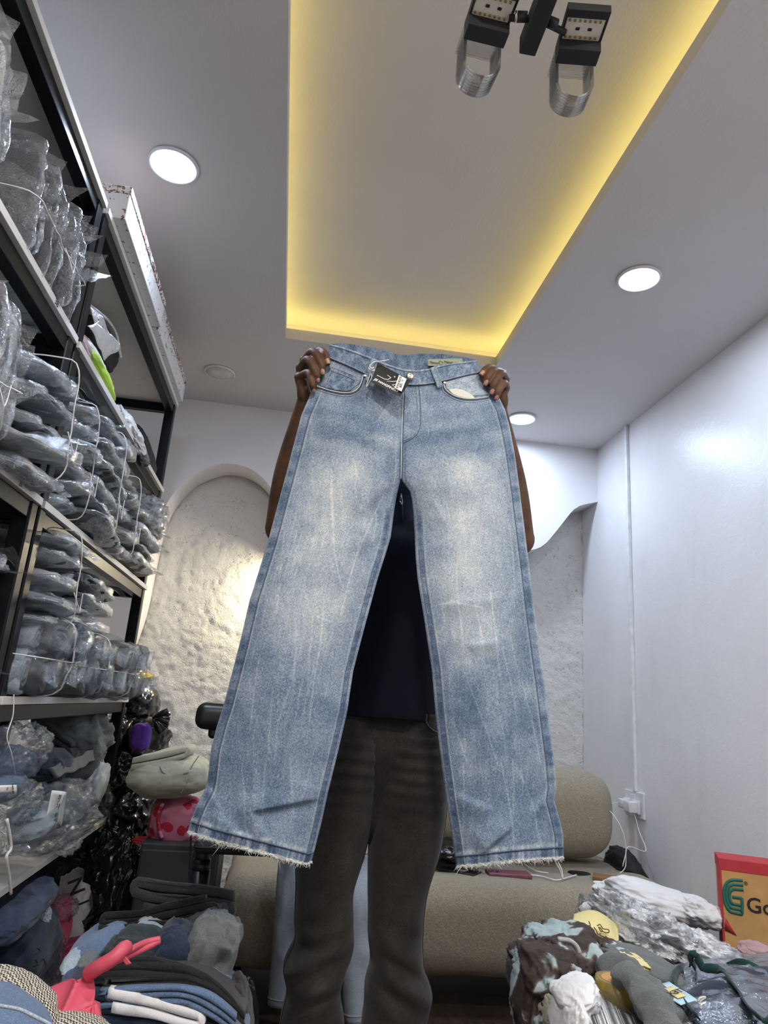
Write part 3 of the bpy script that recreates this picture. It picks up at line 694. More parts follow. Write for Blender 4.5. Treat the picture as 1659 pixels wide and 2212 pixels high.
# long seams that follow the panels
def rail(side, du, r, mat, v0, v1, inner=False, n=120, lift=.0006):
    P, W3, f = HALF[side]; i = np.linspace(v0, v1, n) * (NV - 1); out = []
    for q in i:
        k = int(round(q)); wd = np.linalg.norm(P[k, -1] - P[k, 0]); uu = du / wd; uu = 1 - uu if inner else uu
        j = min(max(uu * (NU - 1), 0), NU - 1.001); j0 = int(j); out.append(W3[k, j0] * (1 - j + j0) + W3[k, j0 + 1] * (j - j0))
    V, Fc = tube(np.array(out) - np.array([0, lift * .3, 0]), r * .62, 6); mesh('seam' if mat == 'dark_thread_and_shade' else 'topstitch', V, Fc, M['denim_thread' if mat == 'thread' else mat], JR)
for s in (0, 1):
    rail(s, 21, .0011, 'thread', .105, .995); rail(s, 18, .0010, 'dark_thread_and_shade', .105, .995)  # the dark tube stands in for shade along the outer seam
    rail(s, 8, .0008, 'dark_thread_and_shade', .36, .995, True); rail(s, 17, .0008, 'dark_thread_and_shade', .36, .995, True); rail(s, 20, .0008, 'thread', .36, .995, True)
    P, W3, f = HALF[s]
    row = W3[NV - 11]; V, Fc = tube(row[2:-2] - np.array([0, .0012, 0]), .0010, 6); mesh('hem_stitch', V, Fc, M['dark_thread_and_shade'], JR)
    # frayed edge: loose threads along the hem
    rg = np.random.RandomState(3 + s); parts = []
    edge = W3[-1]
    for k in range(420):
        i = rg.randint(2, NU - 2); c = edge[i] + np.array([rg.uniform(-.001, .001), rg.uniform(-.003, .001), rg.uniform(-.001, .004)])
        L = rg.uniform(.002, .008) if rg.rand() > .03 else rg.uniform(.010, .024); d = np.array([rg.uniform(-1, 1), rg.uniform(-.8, .3), rg.uniform(-1, .25)]); d /= np.linalg.norm(d)
        cv = np.array([rg.uniform(-.4, .4), rg.uniform(-.3, .3), -.3]) * L
        parts.append(tube([c, c + d * L * .5 + cv * .3, c + d * L + cv], [.00055, .0005, .0003], 4))
    if s == 1:
        c = pix(1200, 1858, 'y', 1.41); e = pix(1216, 1899, 'y', 1.40)
        for k in range(9):
            j = np.array([rg.uniform(-.006, .004), rg.uniform(-.004, .004), 0]); m_ = (c + e) / 2 + j * .6 + np.array([.003, 0, 0]); parts.append(tube(spline([c + j, m_, e + j * rg.uniform(0, .5)], 8), .0007, 4))
    V, Fc = join(parts); o = mesh('frayed_threads', V, Fc, M['thread'], JR); o['kind'] = 'stuff'
    # rolled, worn edge
    wob = edge + np.stack([0 * edge[:, 0], .0015 * vnoise(edge * 180, 3), .0022 * vnoise(edge * 150, 5 + s)], -1)
    V, Fc = tube(wob, .0022 + .0012 * vnoise(edge * 120, 8), 7); mesh('worn_edge', V, Fc, M['thread'], JR)
# label sewn inside the back waistband
lb = np.array([pix(*p, 'y', JY + .018) for p in ((925, 776), (1004, 774), (1004, 790), (925, 790))])
lab = mesh('inner_label', np.vstack([lb, lb + np.array([0, .001, 0])]), [[0, 3, 2, 1], [4, 5, 6, 7], [0, 1, 5, 4], [1, 2, 6, 5], [2, 3, 7, 6], [3, 0, 4, 7]], M['label_green'], JR, False)
lab['label'] = 'sage green label inside the waistband'
text('label_print', 'Denim', .0075, M['ink'], frame(pix(938, 783.5, 'y', JY + .0165), (1, 0, 0), (0, 0, 1)), JR)
text('label_print', 'TREND IS', .0070, M['ink'], frame(pix(972, 783.5, 'y', JY + .0165), (1, 0, 0), (0, 0, 1)), JR)
V, Fc = tube(spline([pix(*p, 'y', JY + .016) for p in ((952, 778), (948, 784), (954, 788), (957, 783), (952, 781))], 16), .0005, 5); mesh('label_print', V, Fc, M['ink'], JR)

# swing ticket
def swing_tag():
    t = thing('swing_ticket', 'black cardboard swing ticket with white lettering hanging from the held jeans', 'tag', pix(840, 820, 'y', 1.33))
    q = [pix(816, 783.5, 'y', 1.352), pix(887, 822, 'y', 1.332), pix(864.5, 857, 'y', 1.322), pix(802, 824, 'y', 1.34)]
    ex = q[1] - q[0]; ey = q[0] - q[3]; n = np.cross(ex, ey); n /= np.linalg.norm(n)
    if n[1] > 0: n = -n
    V = np.vstack([np.array(q) , np.array(q) - n * .0008]); Fc = [[0, 3, 2, 1], [4, 5, 6, 7], [0, 1, 5, 4], [1, 2, 6, 5], [2, 3, 7, 6], [3, 0, 4, 7]]
    mesh('card', V, Fc, M['tagblack'], t, False)
    O = q[3]; A = q[2] - q[3]; Bv = q[0] - q[3]; C2 = q[1] - q[0]
    def at(a, b, l=.0006): return O + a * (A * (1 - b) + C2 * b) + b * Bv + n * l
    L = np.linalg.norm(A)
    text('lettering', 'JIE HANGFINERY', L * .112, M['paper'], frame(at(.47, .17), A, Bv), t, bold=.0002)
    def stroke(pts, w):
        P = np.array([at(*p, .0008) for p in pts]); V, Fc = tube(P, w, 5); mesh('emblem', V, Fc, M['paper'], t)
    stroke([(.10, .40), (.34, .40), (.44, .46), (.50, .62), (.38, .66)], .0011)
    stroke([(.44, .36), (.62, .52), (.78, .74), (.86, .70), (.80, .56), (.62, .33), (.78, .27), (.9, .30)], .0011)
    c = at(.58, .76); V, Fc = lathe([(.0001, .0004), (.0016, .0003), (.0018, 0)], (0, 0, 0), 14); V = np.stack([V[:, 0], -V[:, 2], V[:, 1]], -1) + c; mesh('emblem', V, Fc, M['paper'], t)
    s = [pix(*p, 'y', Y) - np.array([0, .002, 0]) for p, Y in (((861.5, 811), 1.337), ((878, 819.5), 1.332), ((867, 847), 1.323), ((852, 839), 1.3255))]
    s = [p + n * .0006 for p in s]
    mesh('sticker', np.vstack([s, np.array(s) - n * .0004]), Fc if False else [[0, 3, 2, 1], [4, 5, 6, 7], [0, 1, 5, 4], [1, 2, 6, 5], [2, 3, 7, 6], [3, 0, 4, 7]], M['paper'], t, False)
    s = np.array(s); up = (s[0] - s[3]); across = s[2] - s[3]; hgt = np.linalg.norm(up)
    text('lettering', 'STYLE K5125', hgt * .165, M['ink'], frame(s[3] + up * .5 + across * .33 + n * .0006, up, -across), t)
    text('lettering', 'SIZE:  34', hgt * .165, M['ink'], frame(s[3] + up * .5 + across * .70 + n * .0006, up, -across), t)
    def cord(pts, r=.0010, nn=30): V, Fc = tube(spline([pix(x, y, 'y', Y) for x, y, Y in pts], nn), r, 6); return mesh('string', V, Fc, M['string'], t)
    cord([(840, 777, 1.338), (825, 780, 1.338), (808, 782, 1.338), (799, 790, 1.34), (801, 797, 1.34)])
    cord([(801, 797, 1.34), (799, 810, 1.343), (793, 826, 1.35), (792, 836, 1.352), (797, 826, 1.348), (803, 814, 1.343), (799, 800, 1.34)])
    for p in ((800, 797, 1.339), (803, 794, 1.336), (805, 799, 1.338)):
        V, Fc = tube(spline([pix(p[0] - 4, p[1] - 2, 'y', p[2]), pix(p[0], p[1] + 2, 'y', p[2] - .004), pix(p[0] + 4, p[1], 'y', p[2])], 8), .0016, 6); mesh('knot', V, Fc, M['string'], t)
swing_tag()

# ================================================================== THE PERSON
def pt(px, py, Y): return pix(px, py, 'y', Y)
PERS = thing('person', 'person in a navy top and faded black trousers, face hidden behind the raised jeans', 'person', (.245, 1.8, 0))
parts = []
def limb(pts, rad, n=14, k=24):
    P = np.asarray(pts, float); S = spline(np.c_[P, np.asarray(rad)], k); parts.append(tube(S[:, :3], S[:, 3], n))
    for p, r in ((S[0], S[0, 3]), (S[-1], S[-1, 3])):
        parts.append(ball(p[:3], (r, r, r)))
def ball(c, r, n=16, m=12):
    th = np.linspace(.02, PI - .02, m); a = np.linspace(0, 2 * PI, n, endpoint=False)
    R = np.stack([np.stack([c[0] + r[0] * np.sin(q) * np.cos(a), c[1] + r[1] * np.sin(q) * np.sin(a), np.full(n, c[2] + r[2] * np.cos(q))], -1) for q in th])
    return loft(R[::-1])
BX, BY = .245, 1.80
tor = [(.86, .12, .085), (.92, .145, .095), (1.02, .142, .102), (1.12, .140, .10), (1.25, .16, .115), (1.36, .172, .115), (1.43, .165, .095), (1.475, .10, .075), (1.50, .062, .062), (1.56, .056, .060)]
a = np.linspace(0, 2 * PI, 28, endpoint=False)
R = [np.stack([BX + rx * np.cos(a), BY + ry * np.sin(a), np.full(28, z)], -1) for z, rx, ry in tor]; parts.append(loft(np.array(R)))
parts.append(ball((BX, BY - .01, 1.665), (.076, .096, .118), 24, 18)); parts.append(ball((BX, BY - .045, 1.60), (.052, .055, .055)))
limb([(BX, BY - .103, 1.675), (BX, BY - .118, 1.645), (BX, BY - .110, 1.632)], [.010, .016, .014], 10, 8)
for s in (-1, 1): parts.append(ball((BX + s * .077, BY, 1.66), (.010, .020, .032)))
parts.append(ball((BX, BY - .092, 1.606), (.026, .014, .009)))
for s, hx in ((-1, pt(698, 2060, 1.79)[0]), (1, pt(853, 2060, 1.79)[0])):
    limb([(BX + s * .07, BY, .90), (hx, BY, .47), (hx, BY + .01, .09)], [.070, .046, .036])
    limb([(hx, BY + .03, .045), (hx, BY - .14, .03)], [.040, .030], 12, 8)
# arms, palms, fingers; hands close round the edges of the waistband
EL, WL = pt(611, 1140, 1.62), pt(664, 872, 1.475)
ER, WR = pt(1118, 1165, 1.62), pt(1073, 890, 1.475)
limb([(BX - .165, BY + .01, 1.425), (BX - .23, 1.74, 1.385), EL], [.062, .052, .043], 16)
limb([EL, EL * .55 + WL * .45 + np.array([-.006, .004, 0]), WL], [.042, .040, .026], 16)
limb([(BX + .165, BY + .01, 1.425), (BX + .24, 1.74, 1.39), ER], [.062, .052, .043], 16)
limb([ER, ER * .55 + WR * .45 + np.array([.006, .004, 0]), WR], [.042, .040, .026], 16)
NAILS = []
def finger(pts, rad):
    rad = [r * .92 for r in rad]
    P = np.array([pt(*p) for p in pts]); limb(P, rad, 12, 22)
    for q, r in zip(P[1:-1], rad[1:-1]): parts.append(ball(q, (r * 1.04,) * 3, 12, 8))
    NAILS.append((P[-2], P[-1], rad[-1]))
# hand at the left of the photo
finger([(668, 772, 1.462), (690, 758, 1.425), (702, 764, 1.394), (708, 784, 1.388)], [.0105, .0098, .0092, .0078])
finger([(657, 779, 1.455), (676, 760, 1.405), (692, 784, 1.386), (696, 804, 1.392)], [.0110, .0104, .0096, .0080])
finger([(649, 794, 1.450), (665, 777, 1.402), (681, 804, 1.386), (685, 820, 1.394)], [.0108, .0102, .0094, .0076])
finger([(645, 815, 1.448), (666, 806, 1.404), (674, 829, 1.390), (676, 841, 1.398)], [.0100, .0094, .0086, .0070])
for p in ((668, 772, 1.462), (657, 779, 1.455), (649, 794, 1.450), (646, 815, 1.448)):
    limb([pt(*p), (pt(*p) + WL) / 2 + np.array([.001, .008, 0]), WL], [.0115, .014, .020], 12, 10)
limb([pt(654, 828, 1.448), pt(658, 850, 1.455), WL], [.014, .018, .022], 12, 10)
limb([pt(672, 845, 1.475), pt(690, 815, 1.478), pt(704, 792, 1.470), pt(712, 776, 1.462)], [.015, .0125, .0115, .0085], 12, 16)
# hand at the right of the photo
finger([(1077, 804, 1.466), (1060, 794, 1.425), (1048, 799, 1.402), (1040, 809, 1.397)], [.0105, .0098, .0090, .0080])
finger([(1086, 806, 1.458), (1069, 800, 1.408), (1055, 813, 1.390), (1049, 828, 1.394)], [.0110, .0102, .0096, .0082])
finger([(1092, 818, 1.450), (1083, 807, 1.402), (1068, 829, 1.388), (1062, 847, 1.394)], [.0108, .0102, .0094, .0078])
finger([(1094, 838, 1.448), (1089, 828, 1.404), (1077, 845, 1.394), (1072, 859, 1.400)], [.0100, .0096, .0088, .0072])
for p in ((1077, 804, 1.466), (1086, 806, 1.458), (1091, 818, 1.450), (1091, 838, 1.448)):
    limb([pt(*p), (pt(*p) + WR) / 2 + np.array([-.001, .008, 0]), WR], [.0115, .014, .020], 12, 10)
limb([pt(1084, 850, 1.448), pt(1082, 868, 1.455), WR], [.014, .018, .022], 12, 10)
limb([pt(1066, 858, 1.475), pt(1050, 838, 1.478), pt(1036, 818, 1.470), pt(1028, 802, 1.462)], [.015, .0125, .0115, .0085], 12, 16)
V, Fc = join(parts); body = mesh('body', V, Fc, M['skin'], PERS)
rm = body.modifiers.new('fuse', 'REMESH'); rm.mode = 'VOXEL'; rm.voxel_size = .0024; rm.use_smooth_shade = True
s_ = body.modifiers.new('soften', 'SMOOTH'); s_.factor = .5; s_.iterations = 3
for b0, tip, r in NAILS:
    d = tip - b0; d /= np.linalg.norm(d); up = np.array([0, -1.0, .25]); up -= d * (up @ d); up /= np.linalg.norm(up); sd = np.cross(d, up)
    u = np.linspace(-1, 1, 9); v = np.linspace(-1, 1, 9); G = []
    for q in v:
        wv = .62 * r * (1 - .18 * max(q, 0) ** 3)
        for e in u:
            G.append(tip + d * (q * r * .85 - r * .05) + sd * e * wv + up * (r * (1.13 - .30 * e * e) - .0005 * q - (.24 * r * q * q if q > 0 else 0)))
    G = np.array(G); n2 = len(G); lowG = G - up * r * .25
    V, Fc = join([(G, grid_f(9, 9)), (lowG, grid_f(9, 9, flip=True))])
    mesh('fingernail', V, Fc, M['nail'], PERS)
for s in (-1, 1): V, Fc = ball((BX + s * .031, BY - .094, 1.68), (.012, .010, .010)); mesh('eye', V, Fc, M['paper'], PERS)
R = ball((BX, BY + .004, 1.675), (.080, .100, .118), 28, 20)
V = R[0].copy(); V[:, 2] = np.where(V[:, 1] < BY - .05, np.maximum(V[:, 2], 1.735), np.maximum(V[:, 2], 1.64)); mesh('hair', V, R[1], M['matte_black'], PERS)
# navy top
tor = [(.972, .170, .128), (1.0, .172, .128), (1.08, .170, .124), (1.2, .172, .128), (1.32, .182, .130), (1.40, .182, .120), (1.445, .165, .10), (1.475, .110, .088), (1.49, .084, .084)]
S = spline(np.array(tor), 60); a = np.linspace(0, 2 * PI, 80, endpoint=False)
R = np.stack([np.stack([BX + rx * np.cos(a), BY + ry * np.sin(a), np.full(80, z)], -1) for z, rx, ry in S])
R[..., 1] += .010 * ridge(R * np.array([5, 5, 2.2]), 3, 2) * -1 * (np.sin(a) < 0) + .006; R[..., 0] += .006 * vnoise(R * 9, 5)
V, Fc = loft(R, False); ps = [(V, Fc)]
for s, E in ((-1, EL), (1, ER)):
    P = spline(np.array([(BX + s * .12, BY, 1.41), (BX + s * .19, BY - .02, 1.405), (BX + s * .225, 1.735, 1.385)]), 16); ps.append(tube(P, np.linspace(.075, .066, 16), 18, False))
V, Fc = join(ps); top = mesh('shirt', V, Fc, M['navy'], PERS)
sd_ = top.modifiers.new('thick', 'SOLIDIFY'); sd_.thickness = .003
R = np.stack([np.stack([BX + r * np.cos(a), BY - .005 + r * np.sin(a), np.full(80, z) - .02 * (np.sin(a) < 0) * np.abs(np.sin(a))], -1) for z, r in ((1.475, .094), (1.50, .092), (1.54, .092), (1.585, .094), (1.60, .094), (1.60, .088), (1.50, .084))])
V, Fc = loft(R, False); mesh('collar', V, Fc, M['jeans_navy'], PERS)
V, Fc = tube(spline([pt(864, 1082, 1.70), pt(866, 1071, 1.695), pt(869, 1082, 1.695), pt(868, 1090, 1.695), pt(864, 1082, 1.70)], 16), .0015, 6); mesh('zip_pull', V, Fc, M['metal'], PERS)
V, Fc = tube([pt(867, 1066, 1.70), pt(870, 1128, 1.695)], .002, 6); mesh('zip', V, Fc, M['black'], PERS)
R = np.stack([S[1, 1:] * 1.01, S[2, 1:] * 1.01]); 
rg = R[0]; P = np.stack([BX + rg[0] * np.cos(a), BY + .0 + rg[1] * np.sin(a), np.full(80, 1.0)], -1)
a = np.linspace(0, 2 * PI, 80, endpoint=False)
R = np.stack([np.stack([BX + .008 + rx * np.cos(a), BY + ry * np.sin(a), np.full(80, z)], -1) for z, rx, ry in ((.68, .012, .04), (.74, .03, .06), (.80, .06, .075), (.84, .11, .09), (.88, .148, .10), (.93, .160, .104), (1.0, .160, .112), (1.03, .158, .112))])
V, Fc = loft(R); mesh('trouser_seat', V, Fc, M['trouser'], PERS)
# trousers: two legs that meet at the middle seam
TY = 1.70
LEG = {0: [(1540, 700, 819), (1640, 690, 815), (1740, 672, 806), (1830, 640, 792), (1920, 638, 765), (1980, 636, 764), (2030, 634, 766), (2060, 624, 757), (2085, 617, 744), (2110, 617, 741), (2140, 617, 739), (2180, 610, 741), (2212, 605, 744), (2320, 596, 748), (2560, 590, 752)],
       1: [(1540, 819, 968), (1640, 815, 967), (1740, 806, 963), (1830, 797, 950), (1920, 796, 923), (1980, 797, 914), (2030, 798, 910), (2060, 797, 914), (2085, 797, 919), (2110, 795, 927), (2140, 792, 930), (2180, 787, 926), (2212, 783, 922), (2320, 776, 926), (2560, 772, 932)]}
for k in (0, 1):
    rows = spline(np.array(LEG[k], float), 170); n = 96; a = np.linspace(0, 2 * PI, n, endpoint=False); Rg = []
    for y, l, r in rows:
        A, B = pt(l, y, 1.78), pt(r, y, 1.78); c = (A + B) / 2; hw = (B[0] - A[0]) / 2; dp = (.125 - .030 * (1 - sm(1535, 1640, y))) * (1 - sm(1560, 1900, y)) + .085 * sm(1560, 1900, y)
        sx = np.sign(np.cos(a)) * np.abs(np.cos(a)) ** .85; sy = np.sign(np.sin(a)) * np.abs(np.sin(a)) ** .85
        Rg.append(np.stack([c[0] + hw * sx, 1.79 + dp * sy, np.full(n, c[2])], -1))
    R = np.array(Rg); yy = rows[:, 0][:, None]; fr = np.clip(-np.sin(a), 0, 1)[None]
    q = np.stack([R[..., 0] * 6, R[..., 2] * 9, R[..., 1] * 3], -1)
    kn = np.exp(-((yy - 2090) / 75.) ** 2)
    sl = 1 if k == 1 else -1
    ph = (R[..., 2] + sl * .55 * (R[..., 0] - R[..., 0].mean())) * 34
    R[..., 1] -= fr * (.022 * kn * np.abs(np.sin(ph * 1.3 + 2 * vnoise(q, 3))) ** 1.6 + .008 * fbm(q * .8, 6 + k, 3))
    wh = np.exp(-((yy - 1640) / 90.) ** 2); R[..., 1] -= fr * .004 * wh * np.sin(R[..., 2] * 190 + 3 * vnoise(q, 9))
    R[..., 0] += .005 * kn * np.sin(ph * 1.5)
    V, Fc = loft(R, True); mesh('trouser_leg', V, Fc, M['trouser'], PERS)
    def onleg(px, py, lift=.0): 
        i = np.abs(rows[:, 0] - py).argmin(); Q = R[i]; pp = pt(px, py, 1.70); m = Q[:, 1] < 1.79; j = np.abs(Q[m][:, 0] - pp[0] * Q[m][:, 1].mean() / 1.70).argmin(); return Q[m][j] - np.array([0, lift, 0])
    if k == 0: L0 = R
    V, Fc = tube(np.array([R[i, int(n * (.535 if k == 0 else .965))] for i in range(6, 168)]), .0016, 6); mesh('side_seam', V, Fc, M['jeans_black'], PERS)
V, Fc = tube(np.array([onleg(x, y, .003) for x, y in ((835, 1545), (838, 1580), (834, 1610), (826, 1640), (818, 1665))]), .0018, 6); mesh('fly_seam', V, Fc, M['jeans_slate'], PERS)
V, Fc = tube(spline(np.array([onleg(x, y, .003) for x, y in ((914, 1542), (917, 1556), (925, 1570), (940, 1578), (952, 1580))]), 16), .0018, 6); mesh('pocket_edge', V, Fc, M['jeans_slate'], PERS)

# ================================================================== SOFT THINGS: builders
def put(name, V, Fc, mat, parent, label=None, cat=None, group=None):
    o = mesh(name, V, Fc, mat, parent)
    if parent is None: tag(o, label, cat, group)
    return o
def spot(px, py, pl):
    return pix(px, py, pl[0], pl[1])
def blob_vf(c, r, seed=0, rot=0.0, amp=.18, freq=3.0, stretch=(1, 1, 1), sq=2.4, nu=84, nv=56, crease=1.0, yaw=0.0, flat_=None):
    """a heap of cloth: squarish ellipsoid with warped folds"""
    th = np.linspace(.03, PI - .03, nv)[:, None]; a = np.linspace(0, 2 * PI, nu, endpoint=False)[None]
    def sp(q): return np.sign(q) * np.abs(q) ** (2 / sq)
    D = np.stack([sp(np.sin(th)) * sp(np.cos(a)), sp(np.sin(th)) * sp(np.sin(a)), sp(np.cos(th)) + 0 * a], -1)
    st = np.array(stretch)
    q = warp(D * freq / 2 * st, .55, seed); q9 = warp(D * freq * 1.5 * st, .7, seed + 20)
    d = 1 + amp * (.20 * crease * (ridge(q9, seed + 9, 2) - .95) + crease * (ridge(q, seed, 2) - .95) * .75 + .55 * vnoise(D * 1.6, seed + 3) + .18 * fbm(q * 2.1, seed + 5, 2))
    P = D * d[..., None] * np.array(r)
    if flat_ is not None: P[..., 2] = np.maximum(P[..., 2], flat_)
    cr, sr = math.cos(rot), math.sin(rot); x = P[..., 0] * cr + P[..., 2] * sr; z = -P[..., 0] * sr + P[..., 2] * cr
    cy, sy = math.cos(yaw), math.sin(yaw); X = x * cy - P[..., 1] * sy; Y = x * sy + P[..., 1] * cy
    P = np.stack([X, Y, z], -1)[::-1] + np.asarray(c)
    return loft(P)
def blob(name, mat, px, py, pl, w, h, depth, parent=None, label=None, cat=None, group=None, rot=0.0, seed=0, k=1.0, **kw):
    p = spot(px, py, pl); s = mpp(p)
    V, Fc = blob_vf(p, (w * s / 2, depth / 2, h * s / 2), seed, math.radians(rot), **kw)
    return put(name, V, Fc, M[mat], parent, label, cat, group)
def fold_vf(c, length, depth, layers, th, seed=0, yaw=0.0, sag=0.0, tilt=0.0, jit=.03, ny=9, amp=.005, bow=0.0, back=0.0):
    """a garment folded back and forth; profile lies along x, folds at both ends"""
    rg = np.random.RandomState(seed); pts = []; z = 0.0; L = length / 2
    for k in range(layers):
        a = -L + rg.uniform(0, jit); b = L - rg.uniform(0, jit); xs = np.linspace(a, b, 18)
        if k % 2: xs = xs[::-1]
        for x in xs: pts.append((x, z))
        if k < layers - 1:
            xe = xs[-1]; s = 1 if k % 2 == 0 else -1
            for q in np.linspace(-PI / 2, PI / 2, 7)[1:-1]: pts.append((xe + s * math.cos(q) * th * .55, z + th * .5 + math.sin(q) * th * .5))
        z += th
    P = np.array(pts); T = np.gradient(P, axis=0); T /= np.linalg.norm(T, axis=1)[:, None] + 1e-9; Nn = np.stack([-T[:, 1], T[:, 0]], -1)
    w = th * .47; ring = np.vstack([P + Nn * w, (P - Nn * w)[::-1]]); n = len(ring)
    e = np.array([0, .004, .35, .97, 1.0]); ys = np.sort(np.r_[np.linspace(0, 1, ny), .015, .985])
    R = []
    for y in ys:
        yy = (y - .5) * depth; shrink = 1 - .35 * (max(0, .03 - min(y, 1 - y)) / .03) ** 2
        mid = np.vstack([P, P[::-1]]); r2 = mid + (ring - mid) * shrink
        R.append(np.stack([r2[:, 0], np.full(n, yy), r2[:, 1] + th * .5], -1))
    R = np.array(R); q = R * np.array([14, 9, 20.]) + seed
    R = R + amp * np.stack([vnoise(q, seed + 1), vnoise(q, seed + 2) * .8, fbm(q * .7, seed + 3, 2)], -1)
    R[..., 2] += -sag * (R[..., 0] / L) ** 2 * (R[..., 0] > 0) - bow * (R[..., 0] / L) ** 2 + tilt * R[..., 0] - back * (R[..., 1] + depth / 2)
    cy, sy = math.cos(yaw), math.sin(yaw); X = R[..., 0] * cy - R[..., 1] * sy; Y = R[..., 0] * sy + R[..., 1] * cy
    return loft(np.stack([X, Y, R[..., 2]], -1) + np.asarray(c))
def folded(name, mat, px, py, Y, wpx, depth, layers, th, parent=None, label=None, cat=None, group=None, **kw):
    p = pix(px, py, 'y', Y); V, Fc = fold_vf(p + np.array([0, depth / 2, 0]), wpx * mpp(p), depth, layers, th, **kw)
    return put(name, V, Fc, M[mat], parent, label, cat, group)
def cord(name, pts, r, mat, parent, n=30, label=None, cat=None):
    V, Fc = tube(spline(np.array(pts, float), n), r, 6); return put(name, V, Fc, M[mat], parent, label, cat)
def sheet_vf(G, th, seed=0, amp=.004, f=14):
    """a thin sheet over a grid G (nr,nc,3)"""
    G = np.asarray(G); q = G * f; G = G + amp * np.stack([vnoise(q, seed), vnoise(q, seed + 1), vnoise(q, seed + 2)], -1)
    nr, nc = G.shape[:2]; d1 = np.gradient(G, axis=0); d2 = np.gradient(G, axis=1); nn = np.cross(d1, d2); nn /= np.linalg.norm(nn, axis=-1)[..., None] + 1e-9
    A = G + nn * th / 2; B = G - nn * th / 2; n = nr * nc
    ring = [i for i in range(nc)] + [i * nc + nc - 1 for i in range(1, nr)] + [(nr - 1) * nc + i for i in range(nc - 2, -1, -1)] + [i * nc for i in range(nr - 2, 0, -1)]
    Fc = grid_f(nr, nc).tolist() + grid_f(nr, nc, off=n, flip=True).tolist() + [[ring[(i + 1) % len(ring)], ring[i], ring[i] + n, ring[(i + 1) % len(ring)] + n] for i in range(len(ring))]
    return np.vstack([A.reshape(-1, 3), B.reshape(-1, 3)]), Fc
def bilin(q, nr, nc):
    q = [np.asarray(p, float) for p in q]; u = np.linspace(0, 1, nc)[None, :, None]; v = np.linspace(0, 1, nr)[:, None, None]
    return (1 - v) * ((1 - u) * q[0] + u * q[1]) + v * ((1 - u) * q[3] + u * q[2])

# ================================================================== SHELVING
BZ = [2.24, 1.835, 1.41, .96, .52, .08]; SXF, SXB = -.61, -1.06
def shelving(label, y0, y1, zs):
    t = thing('shelving_unit', label, 'shelf', (SXB, y0, 0), 'black steel shelving units')
    for x in (SXF - .042, SXB):
        for y in (y0, y1 - .04):
            bm_obj('post', box_bm(x, x + .04, y, y + .04, 0, BZ[0] - .018, .004, 2), M['steel'], t)
    for z in zs:
        zr = z - .0185
        for x in (SXF - .038, SXB + .004): bm_obj('rail', box_bm(x, x + .032, y0 + .04, y1 - .04, zr - .038, zr, .002), M['steel'], t)
        for y in (y0 + .004, y1 - .036): bm_obj('rail', box_bm(SXB + .04, SXF - .042, y, y + .032, zr - .038, zr, .002), M['steel'], t)
        bm_obj('shelf_board', box_bm(SXB + .002, SXF + .006, y0 + .002, y1 - .002, z - .018, z, .001), M['board'], t)
    return t
S_FAR = shelving('far black steel shelving unit with white boards, cartons on top', 1.66, 2.955, BZ)
S_NEAR = shelving('near black steel shelving unit with white boards, cut off by the photo edge', .42, 1.645, BZ)
text('pencil_mark', '38', .022, M['ink'], frame((SXF + .0066, 1.47, 1.826), (0, 1, 0), (0, 0, 1)), S_NEAR)
text('pencil_mark', '21', .018, M['ink'], frame((SXF + .0066, 1.50, 1.401), (0, 1, 0), (0, 0, 1)), S_NEAR)
def carton(label, y0, y1, x0, x1, z0, z1, mat='carton', group='marbled cartons on the shelving'):
    t = thing('carton', label, 'box', ((x0 + x1) / 2, y0, z0), group)
    bm_obj('box_body', box_bm(x0, x1, y0, y1, z0, z1 - .012, .002), M[mat], t)
    bm_obj('box_lid', box_bm(x0 - .002, x1 + .003, y0 - .003, y1 + .003, z1 - .024, z1, .002), M['carton_lid' if mat == 'carton' else mat], t)
    return t
carton('long brown speckled white carton on the shelf top, nearer the camera', 1.70, 2.28, -.86, -.572, 2.241, 2.345)
carton('long brown speckled white carton on the shelf top, nearer the back wall', 2.292, 2.93, -.86, -.584, 2.241, 2.345)
M['olive'] = flat('olive_card', (.28, .26, .10), .6)
t = carton('small olive carton at the upper left photo corner on the near shelf top', .78, 1.075, -.80, -.545, 2.241, 2.33, 'olive', None)
for k, (a, b) in enumerate([((-.70, 2.28), (-.62, 2.30)), ((-.68, 2.31), (-.60, 2.27)), ((-.60, 2.26), (-.56, 2.275))]):
    V, Fc = tube(spline([(a[0], 1.0745, a[1]), ((a[0] + b[0]) / 2, 1.0745, b[1] + .012), (b[0], 1.0745, b[1]), (b[0] - .02, 1.0745, b[1] - .01)], 14), .002, 5); mesh('print', V, Fc, M['ink'], t)

